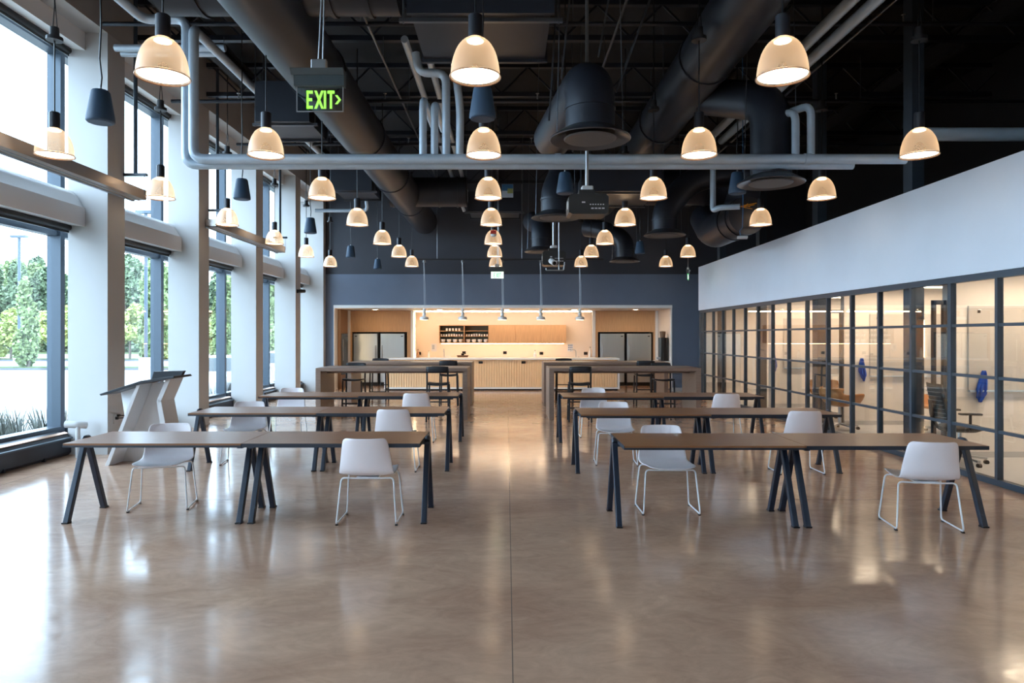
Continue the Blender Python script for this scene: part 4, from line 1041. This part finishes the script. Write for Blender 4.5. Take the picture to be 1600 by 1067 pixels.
def make_tree(kind, mtl, n, rx, rz, size, zc, tr, taper, seed):
    t = thing('tree', '', 'tree', (0, 0, 0))
    c = leaf_cloud(n, rx, rx, rz, size, seed, taper)
    c.v = [(v[0], v[1], v[2]+zc) for v in c.v]
    c.build('crown', mtl, t)
    MB().tube([(0, 0, 0), (.05, 0, zc*.5), (0, .05, zc)], tr, 8, rs=[tr*1.2, tr, tr*.6]).build('trunk', 'trunk', t, smooth=True)
    protos[kind] = [t, False]
make_tree('belt', 'leaf_dark', 5200, 4.4, 6.6, .34, 7.4, .25, .3, 1)
make_tree('belt2', 'leaf_mid', 5200, 4.2, 6.0, .34, 6.8, .25, .2, 2)
make_tree('column', 'leaf_mid', 2600, .9, 2.6, .16, 3.1, .09, .5, 3)
make_tree('round', 'leaf_lime', 1800, 1.7, 1.6, .17, 2.9, .08, .2, 4)
make_tree('shrub', 'leaf_lime', 1500, 1.5, 1.6, .16, 1.5, .08, .1, 5)
def plant(kind, x, y, s, lab, group, rz=0):
    p = protos[kind]
    if not p[1]: o = p[0]; p[1] = True; o.location = (x, y, GZ); o['label'] = lab; o['group'] = group; o.rotation_euler = (0, 0, rz)
    else: o = dup(p[0], (x, y, GZ), rz, lab, group)
    o.scale = (s, s, s)
rnd = random.Random(5)
for k in range(15):
    y = 88+rnd.uniform(-4, 4); px = -70+k*38
    x = PX(px, y)
    plant('belt' if k % 3 else 'belt2', x, y, rnd.uniform(.72, .92), 'tall %s tree in the front row of the wooded belt' % ('dark green' if k % 3 else 'mid-green'), 'trees of the wooded belt', rnd.uniform(0, 6))
for k in range(10):
    y = 104+rnd.uniform(-4, 4); x = PX(-40+k*58, y)
    plant('belt2' if k % 2 else 'belt', x, y, rnd.uniform(.85, 1.02), 'tall %s tree in the back row of the wooded belt' % ('mid-green' if k % 2 else 'dark green'), 'trees of the wooded belt', rnd.uniform(0, 6))
for k in range(9):
    y = 88+rnd.uniform(-5, 5); x = PX(-110-k*62, y)
    plant('belt' if k % 2 else 'belt2', x, y, rnd.uniform(.75, .95), 'tall %s tree of the belt, beyond the left picture edge' % ('dark green' if k % 2 else 'mid-green'), 'trees of the wooded belt', rnd.uniform(0, 6))
plant('column', PX(42, 42), 42.1, .98, 'narrow upright tree on the kerbed strip, first window bay', 'narrow upright trees in the lot')
plant('column', PX(241, 42), 42.1, 1.25, 'narrow upright tree behind the mullion of second bay', 'narrow upright trees in the lot', 1)
plant('column', PX(352, 43.5), 43.5, 1.1, 'narrow upright tree seen through the third bay', 'narrow upright trees in the lot', 2)
plant('column', PX(424, 44), 44, 1.1, 'narrow upright tree seen through the fourth bay', 'narrow upright trees in the lot', 3)
plant('round', PX(17, 57), 57, 1.0, 'small round lime tree at left edge of first bay', 'small round trees in the lot')
plant('round', PX(88, 57), 57, 1.05, 'small round lime tree beside the first mullion', 'small round trees in the lot', 1)
plant('round', PX(203, 57), 57, 1.1, 'small round lime tree left in the second bay', 'small round trees in the lot', 2)
plant('shrub', PX(-25, 57), 57, 1.1, 'small lime shrub just outside left edge of picture', 'small lime shrubs in the lot')
plant('shrub', PX(262, 57), 57, 1.0, 'small lime shrub right of the second mullion', 'small lime shrubs in the lot', 2)
def lamp_post(x, y, lab):
    t = thing('lamp_post', lab, 'lamp post', (x, y, GZ), 0, 'parking lot lamp posts')
    MB().lathe([(.35, 0), (.33, .9), (.001, .92)], n=16).build('concrete_base', 'concrete', t, smooth=True)
    MB().tube([(0, 0, .9), (0, 0, 8.5)], .09, 8).build('pole', 'mullion', t, smooth=True)
    MB().box(-.5, .5, -.15, .15, 8.5, 8.65).build('lamp_head', 'mullion', t)
lamp_post(PX(30, 44.8), 44.8, 'parking lot lamp post with concrete base, first window bay')
lamp_post(PX(228, 36), 36, 'parking lot lamp post with concrete base, second window bay')
def make_car():
    t = thing('car', '', 'car', (0, 0, 0), 0, 'white parked cars outside')
    side = [(-2.2, .3), (-2.22, .62), (-2.0, .82), (-1.1, .92), (-.55, 1.38), (.85, 1.42), (1.6, 1.0), (2.1, .95), (2.22, .6), (2.2, .3)]
    m = MB(); n = len(side); vs = []
    for s, tk in ((-.78, .55), (-.86, 1), (.86, 1), (.78, .55)):
        for (y, z) in side: vs.append((s*(.8 if z > 1.2 else 1), y, z))
    m.add(vs, [(r*n+k, r*n+(k+1) % n, (r+1)*n+(k+1) % n, (r+1)*n+k) for r in range(3) for k in range(n)]+[tuple(range(n-1, -1, -1)), tuple(range(3*n, 4*n))])
    m.build('body', 'car_white', t, bevel=.04)
    MB().prism([(-1.02, .94), (-.52, 1.33), (.82, 1.36), (1.45, 1.0)], 'x', -.80, .80).add([(-.62, -1.08, .96), (.62, -1.08, .96), (.55, -.60, 1.36), (-.55, -.60, 1.36)], [(0, 1, 2, 3)]).build('windows', 'car_glass', t)
    for sx in (-1, 1):
        for yy in (-1.4, 1.4):
            wh = MB().tube([(sx*.66, yy, .31), (sx*.87, yy, .31)], .31, 20).build('wheel', 'tyre', t, smooth=True)
            MB().tube([(sx*.86, yy, .31), (sx*.885, yy, .31)], .18, 12).build('hubcap', 'metal_grey', wh)
    for sx in (-1, 1): MB().box(sx*.5-.15, sx*.5+.15, -2.235, -2.2, .58, .7).build('headlight', 'ceramic', t)
    return t
car = make_car(); car.location = (-9.2, 22.3, GZ); car['label'] = 'white parked car outside the third visible bay'
dup(car, (-9.4, 28.6, GZ), 0, 'white parked car outside the fourth visible bay')
m = MB(); rnd = random.Random(3)
for c in range(64):
    cx = rnd.uniform(-9.2, -7.9); cy_ = rnd.uniform(4, 18.8)
    for b in range(26):
        a = rnd.uniform(0, 2*PI); L = rnd.uniform(.35, .75); q = rnd.uniform(.05, .3)
        bx, by = cx+math.cos(a)*.05, cy_+math.sin(a)*.05; tx, ty = cx+math.cos(a)*q, cy_+math.sin(a)*q
        m.add([(bx-.008, by, GZ+.12), (bx+.008, by, GZ+.12), (tx*.6+bx*.4+.006, ty*.6+by*.4, GZ+.12+L*.7), (tx, ty, GZ+.12+L)], [(0, 1, 2), (0, 2, 3)])
tag(m.build('ornamental_grass', 'blade'), 'dry ornamental grasses growing outside along the window base', 'grass', kind='stuff')
bpy.context.view_layer.update()
